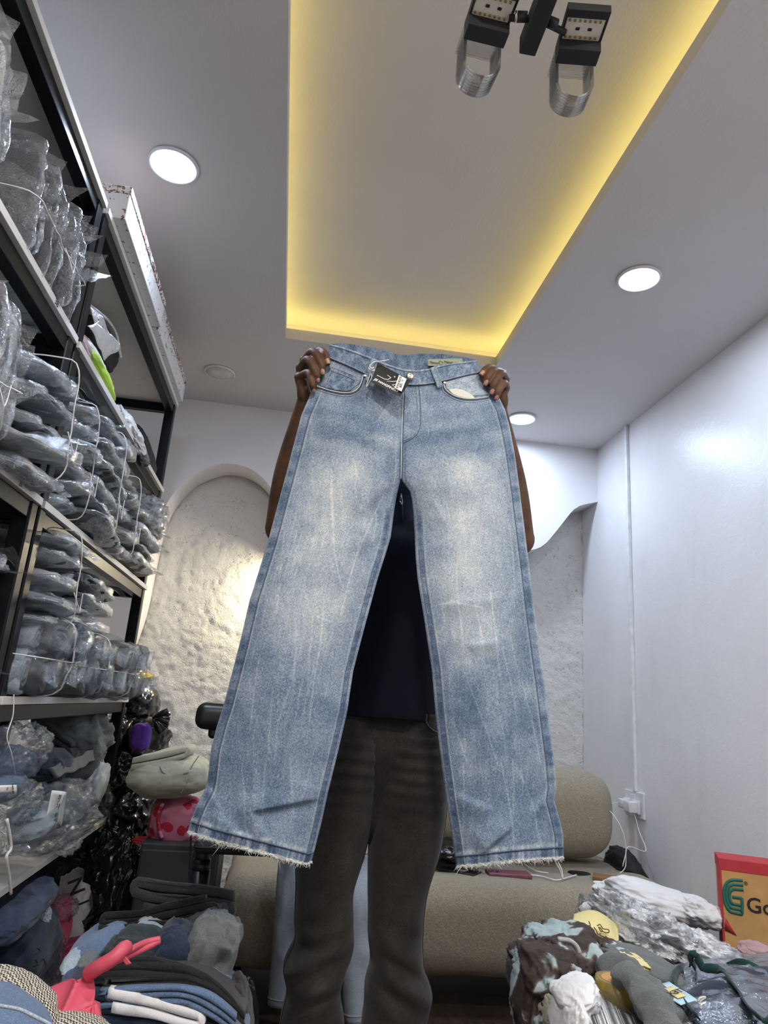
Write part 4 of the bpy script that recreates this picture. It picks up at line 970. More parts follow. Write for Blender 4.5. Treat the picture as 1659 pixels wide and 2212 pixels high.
# ------------------------------------------------------------------ bagged jeans in bundles
def slab(seed, sx, sy, sz, amp, groove, p=3.0, nu=72, ny=40, pinch=0.0):
    a = np.linspace(0, 2 * PI, nu, endpoint=False); rings = []
    for t_ in np.linspace(-1, 1, ny):
        k = (1 - abs(t_) ** 7) ** (1 / 5.) if abs(t_) < 1 else 0.0
        k = max(k, .10); kz = k * (1 - pinch * abs(t_) ** 3)
        cx = np.sign(np.cos(a)) * np.abs(np.cos(a)) ** (2 / p); cz = np.sign(np.sin(a)) * np.abs(np.sin(a)) ** (2 / p)
        rings.append(np.stack([sx * cx * (k ** .4), np.full(nu, sy * t_), sz * cz * kz], -1))
    R = np.array(rings)
    g = np.abs(np.sin(R[..., 2] / sz * PI * 1.5)) * np.clip(R[..., 0] / sx, 0, 1) ** 4
    R[..., 0] += groove * (g - .5)
    q = warp(R * np.array([9, 13, 16.]) + seed * 3.7, .6, seed)
    nrm = R / (np.linalg.norm(R / np.array([sx, sy, sz]), axis=-1)[..., None] + 1e-6) / np.array([sx, sy, sz]) ** 2
    nrm /= np.linalg.norm(nrm, axis=-1)[..., None] + 1e-9
    R = R + nrm * (amp * (fbm(q, seed, 2) + .7 * (ridge(q * 1.5, seed + 4, 2) - .8)))[..., None]
    return R
def lib_mesh(name, R, mat, extra=None):
    V, Fc = loft(R)
    if extra:
        V, Fc = join([(V, Fc)] + extra)
    me = bpy.data.meshes.new(name); me.from_pydata(np.asarray(V).tolist(), [], [list(map(int, f)) for f in Fc]); me.polygons.foreach_set('use_smooth', np.ones(len(me.polygons), bool)); me.materials.append(mat); return me
PK = [lib_mesh('folded_jeans', slab(s, .175, .118, .027, .0075, .014, 2.4, pinch=.25), M['jeans_grey']) for s in range(5)]
BG = []
for s in range(5):
    rg = np.random.RandomState(s + 40); ex = []
    for q in range(2):                       # loose corners and lips of the bag
        y0 = rg.uniform(-.10, .06); z0 = rg.uniform(-.012, .015); L = rg.uniform(.03, .075); wd = rg.uniform(.03, .06)
        G = bilin([(.150, y0, z0), (.150, y0 + wd, z0 + .01), (.178 + L, y0 + wd * rg.uniform(.6, 1.3), z0 + rg.uniform(-.03, .02)), (.178 + L * rg.uniform(.4, 1), y0 + wd * .1, z0 + rg.uniform(-.03, .02))], 8, 7)
        G = G + .006 * np.stack([vnoise(G * 40, q), vnoise(G * 40, q + 3), vnoise(G * 40, q + 6)], -1); ex.append((G.reshape(-1, 3), grid_f(8, 7)))
    BG.append(lib_mesh('polybag', slab(s + 20, .187, .134, .032, .012, .006, 2.2, pinch=.75), M['plastic'], ex))
def roll_vf(seed, r, L, turns=2.6):
    th = np.linspace(0, turns * 2 * PI, 76); rr = .010 + (r - .010) * th / th[-1]; pitch = (r - .010) / turns; w = pitch * .40
    wob = 1 + .06 * np.sin(3 * th + seed) ; C = np.stack([np.cos(th) * rr * wob, np.sin(th) * rr * wob * .88], -1); Nn = C / np.linalg.norm(C, axis=1)[:, None]
    ring = np.vstack([C + Nn * w, (C - Nn * w)[::-1]]); R = []
    mid = np.vstack([C, C[::-1]])
    for t_, sh in ((-1, .6), (-.97, 1), (-.5, 1), (0, 1), (.5, 1), (.95, 1), (1, .5)):
        q = mid + (ring - mid) * sh; R.append(np.stack([np.full(len(q), t_ * L / 2), q[:, 0], q[:, 1]], -1))
    R = np.array(R); R += .004 * np.stack([vnoise(R * 30, seed), vnoise(R * 22, seed + 1), vnoise(R * 22, seed + 2)], -1); return R
RL = [lib_mesh('rolled_jeans', roll_vf(s, .052, .34), M['jeans_grey']) for s in range(3)]
RB = []
for s in range(3):
    a = np.linspace(0, 2 * PI, 40, endpoint=False); R = []
    for x, r in ((-.18, .02), (-.17, .056), (-.05, .058), (.08, .058), (.165, .057), (.19, .045), (.205, .02), (.225, .030), (.24, .036)):
        R.append(np.stack([np.full(40, x), r * np.cos(a), r * np.sin(a) * (1 if x < .2 else .5)], -1))
    R = np.array(R); R = np.concatenate([(R[:-1, None] * (1 - np.linspace(0, 1, 4, endpoint=False)[None, :, None, None]) + R[1:, None] * np.linspace(0, 1, 4, endpoint=False)[None, :, None, None]).reshape(-1, 40, 3), R[-1:]])
    q = warp(R * 18, .5, s); R += .010 * np.stack([vnoise(q, s + 1), vnoise(q, s + 2), vnoise(q, s + 3)], -1) + .004 * np.stack([vnoise(q * 2.2, s), vnoise(q * 2.2, s + 5), vnoise(q * 2.2, s + 8)], -1)
    RB.append(lib_mesh('polybag', R, M['plastic']))
def inst(name, me, Mx, parent, mat=None):
    o = bpy.data.objects.new(name, me); COL.objects.link(o); o.parent = parent; o.matrix_local = Mx
    if mat: o.material_slots[0].link = 'OBJECT'; o.material_slots[0].material = M[mat]
    return o
def bundle(label, x, y, z, n, mode, mats, seed, size=(1, 1, 1), lean=0.0, string=True, yaw=0.0, pitch_=0.0, name='jeans_bundle', cat='clothes bundle', group='bagged jeans on the shelving', fan=0.0):
    """x: front, y: middle, z: underside"""
    t = thing(name, label, cat, (x, y, z), group); rg = np.random.RandomState(seed)
    sx, sy, sz = size; th = .056 * sz
    for k in range(n):
        j = rg.uniform(-1, 1, 6)
        if mode == 'flat':
            off = Vector((-.175 * sx + .022 * j[0], .012 * j[1], th * (k + .5)))
            R_ = Matrix.Rotation(yaw + .10 * j[2], 4, 'Z') @ Matrix.Rotation(.06 * j[3] + pitch_, 4, 'Y') @ Matrix.Rotation(lean + .05 * j[4], 4, 'X')
        else:
            yy = (k - (n - 1) / 2) * th; off = Vector((-.175 * sx + .015 * j[0], yy, .112 * sy + .008 * j[1]))
            R_ = Matrix.Rotation(yaw + .05 * j[2] + fan * (k - (n - 1) / 2), 4, 'Z') @ Matrix.Rotation(PI / 2 + lean + .06 * j[3], 4, 'X') @ Matrix.Rotation(pitch_, 4, 'Y')
        Sx = Matrix.Diagonal((sx, sy, sz, 1))
        g = inst('folded_jeans', PK[rg.randint(5)], Matrix.Translation(off) @ R_ @ Sx, t, mats[k % len(mats)])
        inst('polybag', BG[rg.randint(5)], Matrix.Identity(4), g)
    if string:
        hgt = n * th if mode == 'flat' else .225 * sy; wd = .20 * sy if mode == 'flat' else n * th
        for yy in ((.03,) if mode == 'flat' else (0,)):
            if mode == 'flat': pts = [(-.30 * sx, yy, -.001), (-.06, yy, .0), (.018, yy - .004, .02), (.020, yy - .01, hgt * .5), (.012, yy - .02, hgt * .95), (-.05, yy - .02, hgt + .010), (-.28 * sx, yy, hgt + .004)]
            else: pts = [(-.2, -wd / 2 - .012, hgt * .42), (0, -wd / 2 - .008, hgt * .40), (.022, -wd * .3, hgt * .38), (.024, 0, hgt * .36), (.022, wd * .3, hgt * .42), (.0, wd / 2 + .010, hgt * .48), (-.2, wd / 2 + .012, hgt * .5)]
            V, Fc = tube(spline(np.array(pts), 50) + np.array([x, y, z]) + .002 * vnoise(spline(np.array(pts), 50) * 40, seed)[:, None], .0016, 6); mesh('tie_string', V, Fc, M['string'], t)
            tail = np.array([(.022, .0, hgt * .4), (.034, .012, hgt * .28), (.036, .03, hgt * .22), (.03, .05, hgt * .30), (.028, .056, hgt * .42)]) + np.array([x, y, z])
            V, Fc = tube(spline(tail, 24), .0012, 5); mesh('tie_string', V, Fc, M['string'], t)
    return t
def rolls(label, x, y, z, spots, mats, seed, string=True, sc_=1.0, group='bagged jeans on the shelving'):
    t = thing('rolled_jeans_bundle', label, 'clothes bundle', (x, y, z), group); rg = np.random.RandomState(seed)
    for k, (dy, dz) in enumerate(spots):
        Mx = Matrix.Translation((-.17 * sc_ + rg.uniform(-.02, .03), dy, dz)) @ Matrix.Rotation(rg.uniform(-.15, .15), 4, 'Z') @ Matrix.Rotation(rg.uniform(0, 6), 4, 'X') @ Matrix.Diagonal((sc_, sc_, sc_, 1))
        g = inst('rolled_jeans', RL[rg.randint(3)], Mx, t, mats[k % len(mats)]); inst('polybag', RB[rg.randint(3)], Matrix.Identity(4), g)
    if string:
        d = np.array(spots); w, h = np.ptp(d[:, 0]) / 2 + .06, d[:, 1].max() + .055; cy = d[:, 0].mean()
        for o_ in (0, .006):
            pts = np.array([(-.25, cy + o_, 0), (0, cy + o_, .002), (.040, cy + .01 + o_, h * .3), (.045, cy + .012 + o_, h * .6), (.01, cy + o_, h), (-.25, cy + o_, h)]) + np.array([x, y, z]); V, Fc = tube(spline(pts, 40), .0015, 6); mesh('tie_string', V, Fc, M['string'], t)
        pts = np.array([(-.1, cy - w, h * .5), (.02, cy - w * .8, h * .46), (.046, cy, h * .45), (.02, cy + w * .8, h * .5), (-.1, cy + w, h * .5)]) + np.array([x, y, z]); V, Fc = tube(spline(pts, 40), .0015, 6); mesh('tie_string', V, Fc, M['string'], t)
    return t
g_, p_, i_ = 'jeans_grey', 'jeans_pale', 'jeans_ice'
# near unit
bundle('grey jeans in clear bags on edge, tied with white string, top shelf of near unit', -.605, 1.40, 1.836, 7, 'edge', ['jeans_dusk', g_, 'jeans_dusk', 'jeans_slate'], 3, (1, .98, .86), .20)
bundle('bagged grey jeans at the left photo edge just under the top board', -.60, .985, 1.836, 3, 'edge', [p_, g_, i_], 6, (1, 1.0, .9), .25, False)
bundle('bag tied with thick white ribbon at the left photo edge, near unit', -.585, 1.19, 1.411, 5, 'edge', [g_, i_, 'jeans_char'], 9, (1, 1.15, .9), .1)
bundle('pale jeans in shiny bags fanning out over the shelf edge beside the near posts', -.545, 1.475, 1.411, 5, 'flat', [p_, i_, g_, p_], 12, (1, 1.05, 1.0), .10, True, 0, .12)
bundle('dark jeans in bags in the shadowed lower shelf of near unit', -.64, 1.47, .961, 5, 'flat', ['jeans_navy', 'jeans_black', 'jeans_char'], 15, (1, 1.1, 1.1), 0, False)
# far unit, third and fourth boards
bundle('bagged grey jeans beside the near post on the third board', -.59, 1.82, 1.411, 6, 'flat', [p_, g_, i_], 21, (1, .98, .95), .15, True, .1)
bundle('bagged slate blue jeans in the middle of the third board', -.575, 2.07, 1.411, 6, 'flat', ['jeans_slate', g_, p_], 24, (1, 1.12, 1.0), -.12, True, -.08)
bundle('bagged beige grey trousers on the third board, second from the far post', -.575, 2.34, 1.411, 5, 'flat', ['jeans_slate', 'jeans_beige', i_], 27, (1, 1.15, 1.0), .1, True, .05)
bundle('bagged beige trousers on the third board nearest the far post', -.565, 2.64, 1.411, 4, 'flat', ['jeans_beige', 'jeans_slate', i_], 30, (1, 1.25, 1.0), -.1, False, -.1)
bundle('upper stack of five bagged pale jeans tied with string, fourth board by the near post', -.58, 1.85, 1.12, 5, 'flat', [p_, g_, i_, 'jeans_slate'], 33, (1, 1.08, .92), .05)
bundle('dark bagged jeans on top of the rolls in the middle of the fourth board', -.60, 2.26, 1.10, 4, 'flat', ['jeans_slate', i_, 'jeans_char', 'jeans_navy'], 36, (1, 1.45, 1.0), -.06, False)
rolls('rolled blue grey jeans in clear bags tied together, fourth board by the near post', -.585, 1.84, .961, [(-.12, .055), (-.02, .058), (.08, .052), (.16, .06), (-.07, .13), (.04, .132), (.13, .14)], [p_, g_, 'jeans_mid', i_], 5)
rolls('rolled pale jeans in clear bags, middle of the fourth board', -.575, 2.20, .961, [(-.14, .054), (-.05, .055), (.05, .052), (.13, .056), (-.09, .128), (.02, .13), (.11, .126)], [i_, p_, 'jeans_slate'], 8)
rolls('rolled greyish trousers in clear bags, far end of the fourth board', -.565, 2.56, .961, [(-.16, .056), (-.06, .056), (.05, .055), (.15, .056), (-.10, .13), (.0, .13), (.1, .128)], ['jeans_slate', 'jeans_beige', i_], 11)
t = thing('parcel', 'pinkish garment in a crinkled bag at the far top of the third board', 'bagged clothes', spot(310, 1120, ('x', -.60)))
blob('garment', 'rose', 308, 1137, ('x', -.61), 62, 44, .16, t, seed=4); blob('garment', 'jeans_slate', 305, 1100, ('x', -.61), 70, 36, .18, t, seed=6, rot=12); blob('polybag', 'milky', 308, 1117, ('x', -.61), 98, 92, .22, t, seed=5, amp=.3, freq=5, rot=12)
# second board of the far unit
t = thing('zip_bag', 'empty clear zip bag sticking out beside the near post on the second board', 'plastic bag', spot(225, 715, ('x', -.62)))
for k, pts in enumerate([[(190, 660), (205, 668), (250, 760), (222, 778), (190, 720)], [(186, 700), (205, 700), (262, 742), (228, 785), (196, 745)]]):
    q = [spot(*p, ('x', -.62 + .025 * k)) for p in pts]
    V, Fc = sheet_vf(bilin([q[0], q[1], q[2], q[3]], 16, 12), .0015, k, .010, 16); mesh('bag_film', V, Fc, M['milky'], t)
cord('zip', [spot(196, 660, ('x', -.615)), spot(232, 690, ('x', -.605)), spot(252, 722, ('x', -.60)), spot(262, 772, ('x', -.60))], .003, 'milky', t)
for k, (x, y) in enumerate(((213, 690), (222, 706), (238, 740), (244, 748))): text('print', 'o', .012, M['ink'], frame(spot(x, y, ('x', -.60)), (.3, .9, -.3), (0, .3, 1)), t)
blob('lime_garment', 'lime', 214, 810, ('x', -.66), 40, 70, .30, None, 'bright lime green folded garment hanging over the second board', 'clothes', rot=-28, seed=3, amp=.15)
blob('towel', 'white_cloth', 203, 782, ('x', -.68), 34, 40, .22, None, 'white terry garment beside the lime green garment', 'clothes', rot=-25, seed=5)
blob('knit_garment', 'jeans_beige', 196, 760, ('x', -.70), 22, 40, .2, None, 'beige ribbed knit behind the lime green garment', 'clothes', rot=-25, seed=6)
blob('pink_white_garment', 'rose', 184, 752, ('x', -.66), 20, 46, .22, None, 'pink garment squeezed against the near post, second board', 'clothes', rot=-20, seed=8)
blob('black_bag', 'matte_black', 210, 745, ('x', -.78), 58, 62, .3, None, 'matte black shopping bag behind the empty zip bag', 'bag', rot=8, seed=7, amp=.08, sq=4)
blob('green_garment', 'green', 122, 680, ('x', -.66), 22, 40, .16, None, 'pale green garment beside the near posts on the near top shelf', 'clothes', rot=-25, seed=9)
blob('patterned_garment', 'white_cloth', 125, 645, ('x', -.68), 34, 30, .16, None, 'white garment wedged beside the tied grey bundle', 'clothes', rot=-25, seed=10)
blob('blue_garment', 'purple', 122, 622, ('x', -.71), 30, 18, .12, None, 'dark violet garment wedged beside the tied grey bundle', 'clothes', rot=-25, seed=12)
blob('white_lace_garment', 'white_cloth', 280, 935, ('x', -.64), 40, 82, .3, None, 'white crumpled lace garment at the far end of the second board', 'clothes', rot=-30, seed=2, amp=.3, freq=6)
blob('black_holdall', 'matte_black', 306, 975, ('x', -.67), 44, 120, .24, None, 'black holdall standing behind the white lace garment', 'bag', rot=-25, seed=13, amp=.1)
blob('grey_pouch', 'jeans_slate', 307, 987, ('x', -.615), 26, 40, .12, None, 'grey pouch at the far end of the second board', 'pouch', rot=-30, seed=15)
blob('dark_garment', 'jeans_black', 233, 852, ('x', -.68), 16, 36, .15, None, 'black garment beyond the lime green garment', 'clothes', rot=-28, seed=16)
# far end of the fourth board
blob('olive_garment', 'jeans_slate', 296, 1420, ('x', -.56), 42, 52, .2, None, 'grey bagged garment standing at the far end of the fourth board', 'clothes', rot=10, seed=17)
blob('mustard_garment', 'yellow', 306, 1462, ('x', -.545), 44, 24, .16, None, 'mustard yellow garment poking out beyond the far shelf post', 'clothes', seed=18, amp=.3)
blob('white_bag', 'milky', 305, 1478, ('x', -.545), 60, 14, .16, None, 'flat white plastic bag under the mustard yellow garment', 'plastic bag', seed=19)

# ------------------------------------------------------------------ fifth board: heap of jeans
XP = ('x', -.68)
def bagged(label, parts_, film, loc, cat='bagged clothes', name='bagged_jeans', group=None):
    t = thing(name, label, cat, spot(*loc), group)
    for nm, mt, a, kw in parts_: blob(nm, mt, *a, t, **kw)
    for a, kw in film: blob('polybag', kw.pop('mat', 'plastic'), *a, t, **kw)
    return t
blob('jeans', 'jeans_slate', 158, 1610, ('x', -.70), 160, 150, .42, None, 'big pale grey jeans heaped over the fifth board', 'jeans', rot=28, seed=31, amp=.24, freq=3.0, stretch=(1.3, 1, .9))
q = [spot(*p, ('x', -.60)) for p in ((108, 1672), (150, 1655), (203, 1628), (212, 1640), (160, 1672), (112, 1690))]
V, Fc = sheet_vf(bilin([spot(106, 1660, ('x', -.585)), spot(205, 1618, ('x', -.60)), spot(212, 1640, ('x', -.59)), spot(120, 1682, ('x', -.575))], 8, 30), .008, 5, .006)
put('jeans_hem', V, Fc, M['jeans_slate'], None, 'turned hem of a pale jacket hanging over the heap on the fifth board', 'clothes')
folded('dark_jeans', 'jeans_char', 112, 1622, 2.40, 95, .3, 3, .020, None, 'charcoal folded jeans with tan tab on the heap, fifth board', 'jeans', tilt=-.55, seed=5)
blob('navy_shirt', 'jeans_navy', 88, 1650, ('x', -.655), 112, 66, .3, None, 'dark navy garment in the middle of the heap on the fifth board', 'clothes', rot=6, seed=33, amp=.14)
blob('ice_jeans', 'jeans_ice', 192, 1700, ('x', -.64), 66, 120, .3, None, 'ice blue jeans hanging at the far end of the heap, fifth board', 'jeans', rot=10, seed=34, amp=.22, stretch=(1.5, 1.4, .7))
blob('cream_trousers', 'cream', 215, 1712, ('x', -.67), 20, 80, .2, None, 'narrow cream trousers behind the ice blue jeans', 'trousers', rot=6, seed=35)
bagged('mid blue jeans in a clear bag at the left edge of the heap top', [('jeans', 'jeans_mid', (20, 1655, ('x', -.63), 74, 80, .26), dict(seed=36, rot=20))], [((26, 1630, ('x', -.63), 110, 130, .32), dict(seed=37, amp=.3, freq=5, rot=25))], (20, 1655, ('x', -.63)))
t = bagged('pale jeans with a handwritten note in a clear bag on the fifth board', [('jeans', 'jeans_pale', (62, 1775, ('x', -.585), 96, 74, .22), dict(seed=38, rot=-8, amp=.08, sq=3.2)), ('jeans', 'jeans_mid', (90, 1712, ('x', -.64), 60, 60, .2), dict(seed=39, rot=20)), ('jeans', 'jeans_slate', (130, 1740, ('x', -.66), 120, 90, .2), dict(seed=46, rot=10))],
           [((92, 1762, ('x', -.605), 215, 140, .30), dict(seed=40, amp=.22, freq=4, rot=-14)), ((145, 1815, ('x', -.585), 46, 60, .14), dict(seed=41, amp=.3, freq=4, rot=-20, mat='milky'))], (62, 1775, ('x', -.585)))
q = [spot(*p, ('x', -.535)) for p in ((112, 1708), (145, 1711), (132, 1786), (98, 1776))]
V, Fc = sheet_vf(bilin(q, 8, 6), .0008, 2, .002); mesh('note', V, Fc, M['paper'], t)
c = sum(q) / 4 + np.array([.004, -.004, 0])
for k, (s, dz, sz) in enumerate((('xy', .028, .026), ('5 p', .008, .022), ('(L) 3', -.015, .012), ('+ 4 K', -.028, .012))): text('handwriting', s, sz, M['ink'], frame(c + np.array([.0, 0, dz]), q[1] - q[0], q[0] - q[3]), t)
t = thing('bagged_jeans', 'blue jeans in a bag with a white card at the left edge', 'bagged clothes', spot(10, 1720, ('x', -.60)))
blob('jeans', 'jeans_mid', 8, 1700, ('x', -.60), 60, 60, .2, t, seed=42); blob('polybag', 'plastic', 20, 1735, ('x', -.59), 110, 90, .24, t, seed=43, amp=.3, freq=5, rot=-10)
q = [spot(*p, ('x', -.53)) for p in ((-6, 1697), (35, 1695), (36, 1712), (-6, 1713))]; V, Fc = sheet_vf(bilin(q, 4, 6), .001, 3, .0005); mesh('card', V, Fc, M['paper'], t)
text('lettering', 'Fashion', .0085, M['ink'], frame(spot(28, 1704, ('x', -.525)), q[1] - q[2], q[1] - q[0]), t); text('lettering', '(:)', .008, M['ink'], frame(spot(16, 1704, ('x', -.525)), q[1] - q[2], q[1] - q[0]), t)
bagged('crinkled clear bag wrapped round the far end of the heap, fifth board', [('jeans', 'jeans_mid', (205, 1770, ('x', -.66), 40, 40, .2), dict(seed=44))], [((216, 1748, ('x', -.63), 46, 92, .22), dict(seed=45, amp=.35, freq=6))], (216, 1748, ('x', -.63)))
t = thing('bag_strap', 'milky plastic handle with a white tie hanging over the lower left shelf edge', 'plastic bag', spot(5, 1800, ('x', -.56)))
V, Fc = sheet_vf(bilin([spot(-25, 1735, ('x', -.56)), spot(14, 1742, ('x', -.55)), spot(24, 1850, ('x', -.54)), spot(-25, 1855, ('x', -.55))], 20, 8), .002, 4, .006, 20); mesh('bag_handle', V, Fc, M['milky'], t)
cord('tie', [spot(15, 1770, ('x', -.535)), spot(24, 1830, ('x', -.53)), spot(14, 1850, ('x', -.53)), spot(20, 1895, ('x', -.53)), spot(24, 1931, ('x', -.53))], .0035, 'string', t)
cord('loose_string', [spot(30, 1500, ('x', -.60)), spot(28, 1545, ('x', -.59)), spot(15, 1590, ('x', -.585)), spot(25, 1630, ('x', -.58)), spot(36, 1690, ('x', -.58))], .0013, 'string', None, 30, 'thin loose white string hanging below the fourth board', 'string')

# ------------------------------------------------------------------ bottom board (sixth): jeans, pink clothes, bags
XB2 = ('x', -.64)
blob('blue_jeans', 'jeans_blue', 40, 1945, XB2, 118, 76, .36, None, 'blue jeans on top of the lowest pile at the left photo edge', 'jeans', rot=6, seed=51, amp=.12)
blob('blue_jeans', 'jeans_blue', 26, 1985, ('x', -.60), 90, 60, .3, None, 'second blue jeans with a double seam, under the top blue jeans', 'jeans', rot=6, seed=52, amp=.12)
blob('dark_jeans', 'jeans_navy', 38, 2060, ('x', -.62), 140, 150, .4, None, 'dark slate jeans hanging down at the left photo edge', 'jeans', rot=-30, seed=53, amp=.12)
for k, (x, y, w, h) in enumerate(((93, 1948, 28, 18), (91, 1981, 33, 40))):
    blob('denim_cuff', 'jeans_pale', x, y, ('x', -.585), w, h, .06, None, ('upper' if k == 0 else 'lower') + ' gathered pale denim cuff beside the blue jeans', 'clothes', rot=-10, seed=54 + k, amp=.2, stretch=(3, 3, .6), freq=5)
bg6 = bagged('dark jeans in a clear bag with black handwriting, lowest shelf', [('jeans', 'jeans_navy', (82, 2075, ('x', -.60), 60, 110, .24), dict(seed=56, rot=-22))], [((88, 2070, ('x', -.585), 62, 150, .28), dict(seed=57, amp=.2, freq=4, rot=-18))], (88, 2070, ('x', -.585)))
for pts in [[(72, 2055), (80, 2048), (86, 2054), (76, 2062)], [(68, 2082), (75, 2073), (80, 2080), (72, 2088), (82, 2084)], [(89, 2076), (92, 2070), (96, 2076), (98, 2082)]]:
    cord('pen_scribble', [spot(*p, ('x', -.50)) for p in pts], .0012, 'ink', bg6, 16)
blob('pink_sleeve', 'pink', 118, 2012, ('x', -.60), 48, 84, .2, None, 'deep pink folded garment with an open cuff on the lowest shelf', 'clothes', rot=-6, seed=58, amp=.10, sq=3.4)
blob('pink_garment', 'pink', 150, 2062, ('x', -.60), 98, 44, .26, None, 'deep pink garment lying flat on the lowest board', 'clothes', rot=-10, seed=59, amp=.12)
bagged('small deep pink garment in a clear bag above the pink sleeve', [('garment', 'pink', (122, 1962, ('x', -.62), 56, 34, .16), dict(seed=60, rot=-8)), ('garment', 'pink', (100, 1938, ('x', -.66), 40, 26, .14), dict(seed=61))], [((126, 1962, ('x', -.61), 74, 46, .2), dict(seed=62, amp=.3, freq=5))], (122, 1962, ('x', -.62)))
t = thing('carrier_bag', 'white plastic carrier bag with black capital letters standing on the lowest shelf', 'plastic bag', spot(175, 1950, ('x', -.62)))
blob('bag_body', 'milky_solid' if 'milky_solid' in M else 'white_cloth', 168, 1960, ('x', -.66), 84, 150, .16, t, rot=-24, seed=63, amp=.16, freq=3)
for k, (s, x, y, sz, ang) in enumerate((('N', 163, 1915, .060, 1.15), ('I', 180, 1950, .044, 1.15), ('L', 190, 1990, .052, 1.05))):
    text('lettering', s, sz, M['ink'], frame(spot(x, y, ('x', -.545)), (math.cos(ang), 0, -math.sin(ang)), (math.sin(ang), 0, math.cos(ang))), t, bold=.001)

# ================================================================== BACK OF THE ROOM
# sofa with rolled front edge and a bolster
def rounded(name, x0, x1, y0, y1, z0, z1, r, mat, parent, seed=0, amp=.006, nsub=3, f=7):
    bm = box_bm(x0, x1, y0, y1, z0, z1, r, 6)
    bmesh.ops.subdivide_edges(bm, edges=[e for e in bm.edges if e.calc_length() > .12], cuts=7, use_grid_fill=True)
    bmesh.ops.triangulate(bm, faces=[f_ for f_ in bm.faces if len(f_.verts) > 4])
    C_ = np.array([v.co for v in bm.verts]); d = amp * np.stack([fbm(C_ * f, seed, 2), fbm(C_ * f, seed + 3, 2), fbm(C_ * f, seed + 6, 2)], -1)
    for v, q in zip(bm.verts, d): v.co += Vector(q)
    return bm_obj(name, bm, mat, parent, True)
sofa = thing('sofa', 'beige boucle sofa with a rounded front edge behind the person', 'sofa', (.7, 2.9, 0))
rounded('seat', -.135, 1.60, 2.58, 3.42, .115, .415, .10, M['sofa'], sofa, 3, .010)
rounded('back_cushion', .30, 1.46, 2.92, 3.22, .435, .80, .145, M['sofa'], sofa, 6, .012)
for x in (-.06, 1.5):
    for y in (2.68, 3.32): bm_obj('leg', box_bm(x - .025, x + .025, y - .025, y + .025, 0, .12, .004), M['black'], sofa)
blob('black_sack', 'bin', 985, 1838, ('y', 2.86), 120, 44, .2, None, 'black bag squeezed under the sofa cushion behind the jeans hem', 'bag', seed=70)
blob('black_bundle', 'matte_black', 1350, 1880, ('y', 3.05), 60, 90, .25, None, 'black bundle between the sofa cushion and the right wall', 'bag', seed=71, rot=-20)
def phone(name, label, corners, z, mat, th=.009, cat='phone'):
    t = thing(name, label, cat, pix(*corners[0], 'z', z)); q = [pix(*c, 'z', z) for c in corners]
    c = sum(q) / 4; ex = (q[1] - q[0] + q[2] - q[3]) / 2; ey = (q[3] - q[0] + q[2] - q[1]) / 2; L, W = np.linalg.norm(ex), np.linalg.norm(ey)
    return t, c, ex / L, ey / L * 0 + ey / W, L, W
def slab_phone(name, label, c, ang, L, W, mat, cat='phone', lens=True, th=.010):
    t = thing(name, label, cat, c); bm = box_bm(-L / 2, L / 2, -W / 2, W / 2, 0, th, .0035, 3)
    Mx = Matrix.Translation(Vector([float(q) for q in c])) @ Matrix.Rotation(ang, 4, 'Z'); bm.transform(Mx); bm_obj('phone_body', bm, M[mat], t, True)
    if lens:
        bm = box_bm(-L / 2 + .006, -L / 2 + .042, -W / 2 + .006, W / 2 - .030, th, th + .003, .0012, 2); bm.transform(Mx); isl = bm_obj('camera_island', bm, M['maroon'] if mat == 'maroon' else M['black'], t, True)
        for k in (0, 1):
            V, Fc = lathe([(.0065, 0), (.0065, .002), (.004, .0022), (.0001, .0015)], (0, 0, 0), 16); V = np.array([Mx @ Vector((-L / 2 + .015 + k * .018, -W / 2 + .015 + .0 * k, th + .003)) for _ in (0,)])[0] + V; mesh('camera_lens', V, Fc, M['tagblack'], isl)
    return t, Mx
c = pix(990, 1884, 'z', .418); slab_phone('phone', 'black phone with a pale sticker on the sofa seat under the jeans hem', c, math.radians(-38), .155, .075, 'black')
t, Mx = bpy.data.objects['phone'], None
bm = box_bm(-.005, .035, -.02, .018, .0102, .0108); bm.transform(Matrix.Translation(Vector([float(q) for q in c])) @ Matrix.Rotation(math.radians(-38), 4, 'Z')); bm_obj('sticker', bm, M['jeans_beige'], t)
c = pix(1098, 1892, 'z', .418); slab_phone('phone', 'dusty maroon phone on the sofa, charging on a white cable', c, math.radians(-3), .165, .075, 'maroon', th=.014)
cord('charging_cable', [pix(1144, 1890, 'z', .424), pix(1170, 1893, 'z', .422), pix(1200, 1901, 'z', .422), pix(1225, 1896, 'z', .422), pix(1245, 1890, 'z', .424)], .0028, 'white_plastic', None, 40, 'white cable lying on the sofa seat between the maroon phone and cushion', 'cable')
cord('charging_cable', [pix(1128, 1862, 'z', .422), pix(1140, 1872, 'z', .421), pix(1160, 1882, 'z', .421), pix(1185, 1886, 'z', .421)], .0024, 'white_plastic', None, 30, 'short white cable just below the right jeans hem', 'cable')
blob('charger_case', 'black', 1258, 1898, ('y', 2.88), 58, 24, .10, None, 'black rounded adapter on the sofa in front of the cushion', 'charger', seed=72, amp=.02, sq=4, rot=3)
c = pix(1310, 1902, 'z', .418); slab_phone('wallet', 'dark brown wallet on the sofa beside the black adapter', c, math.radians(-25), .10, .07, 'tan', 'wallet', False, .016)
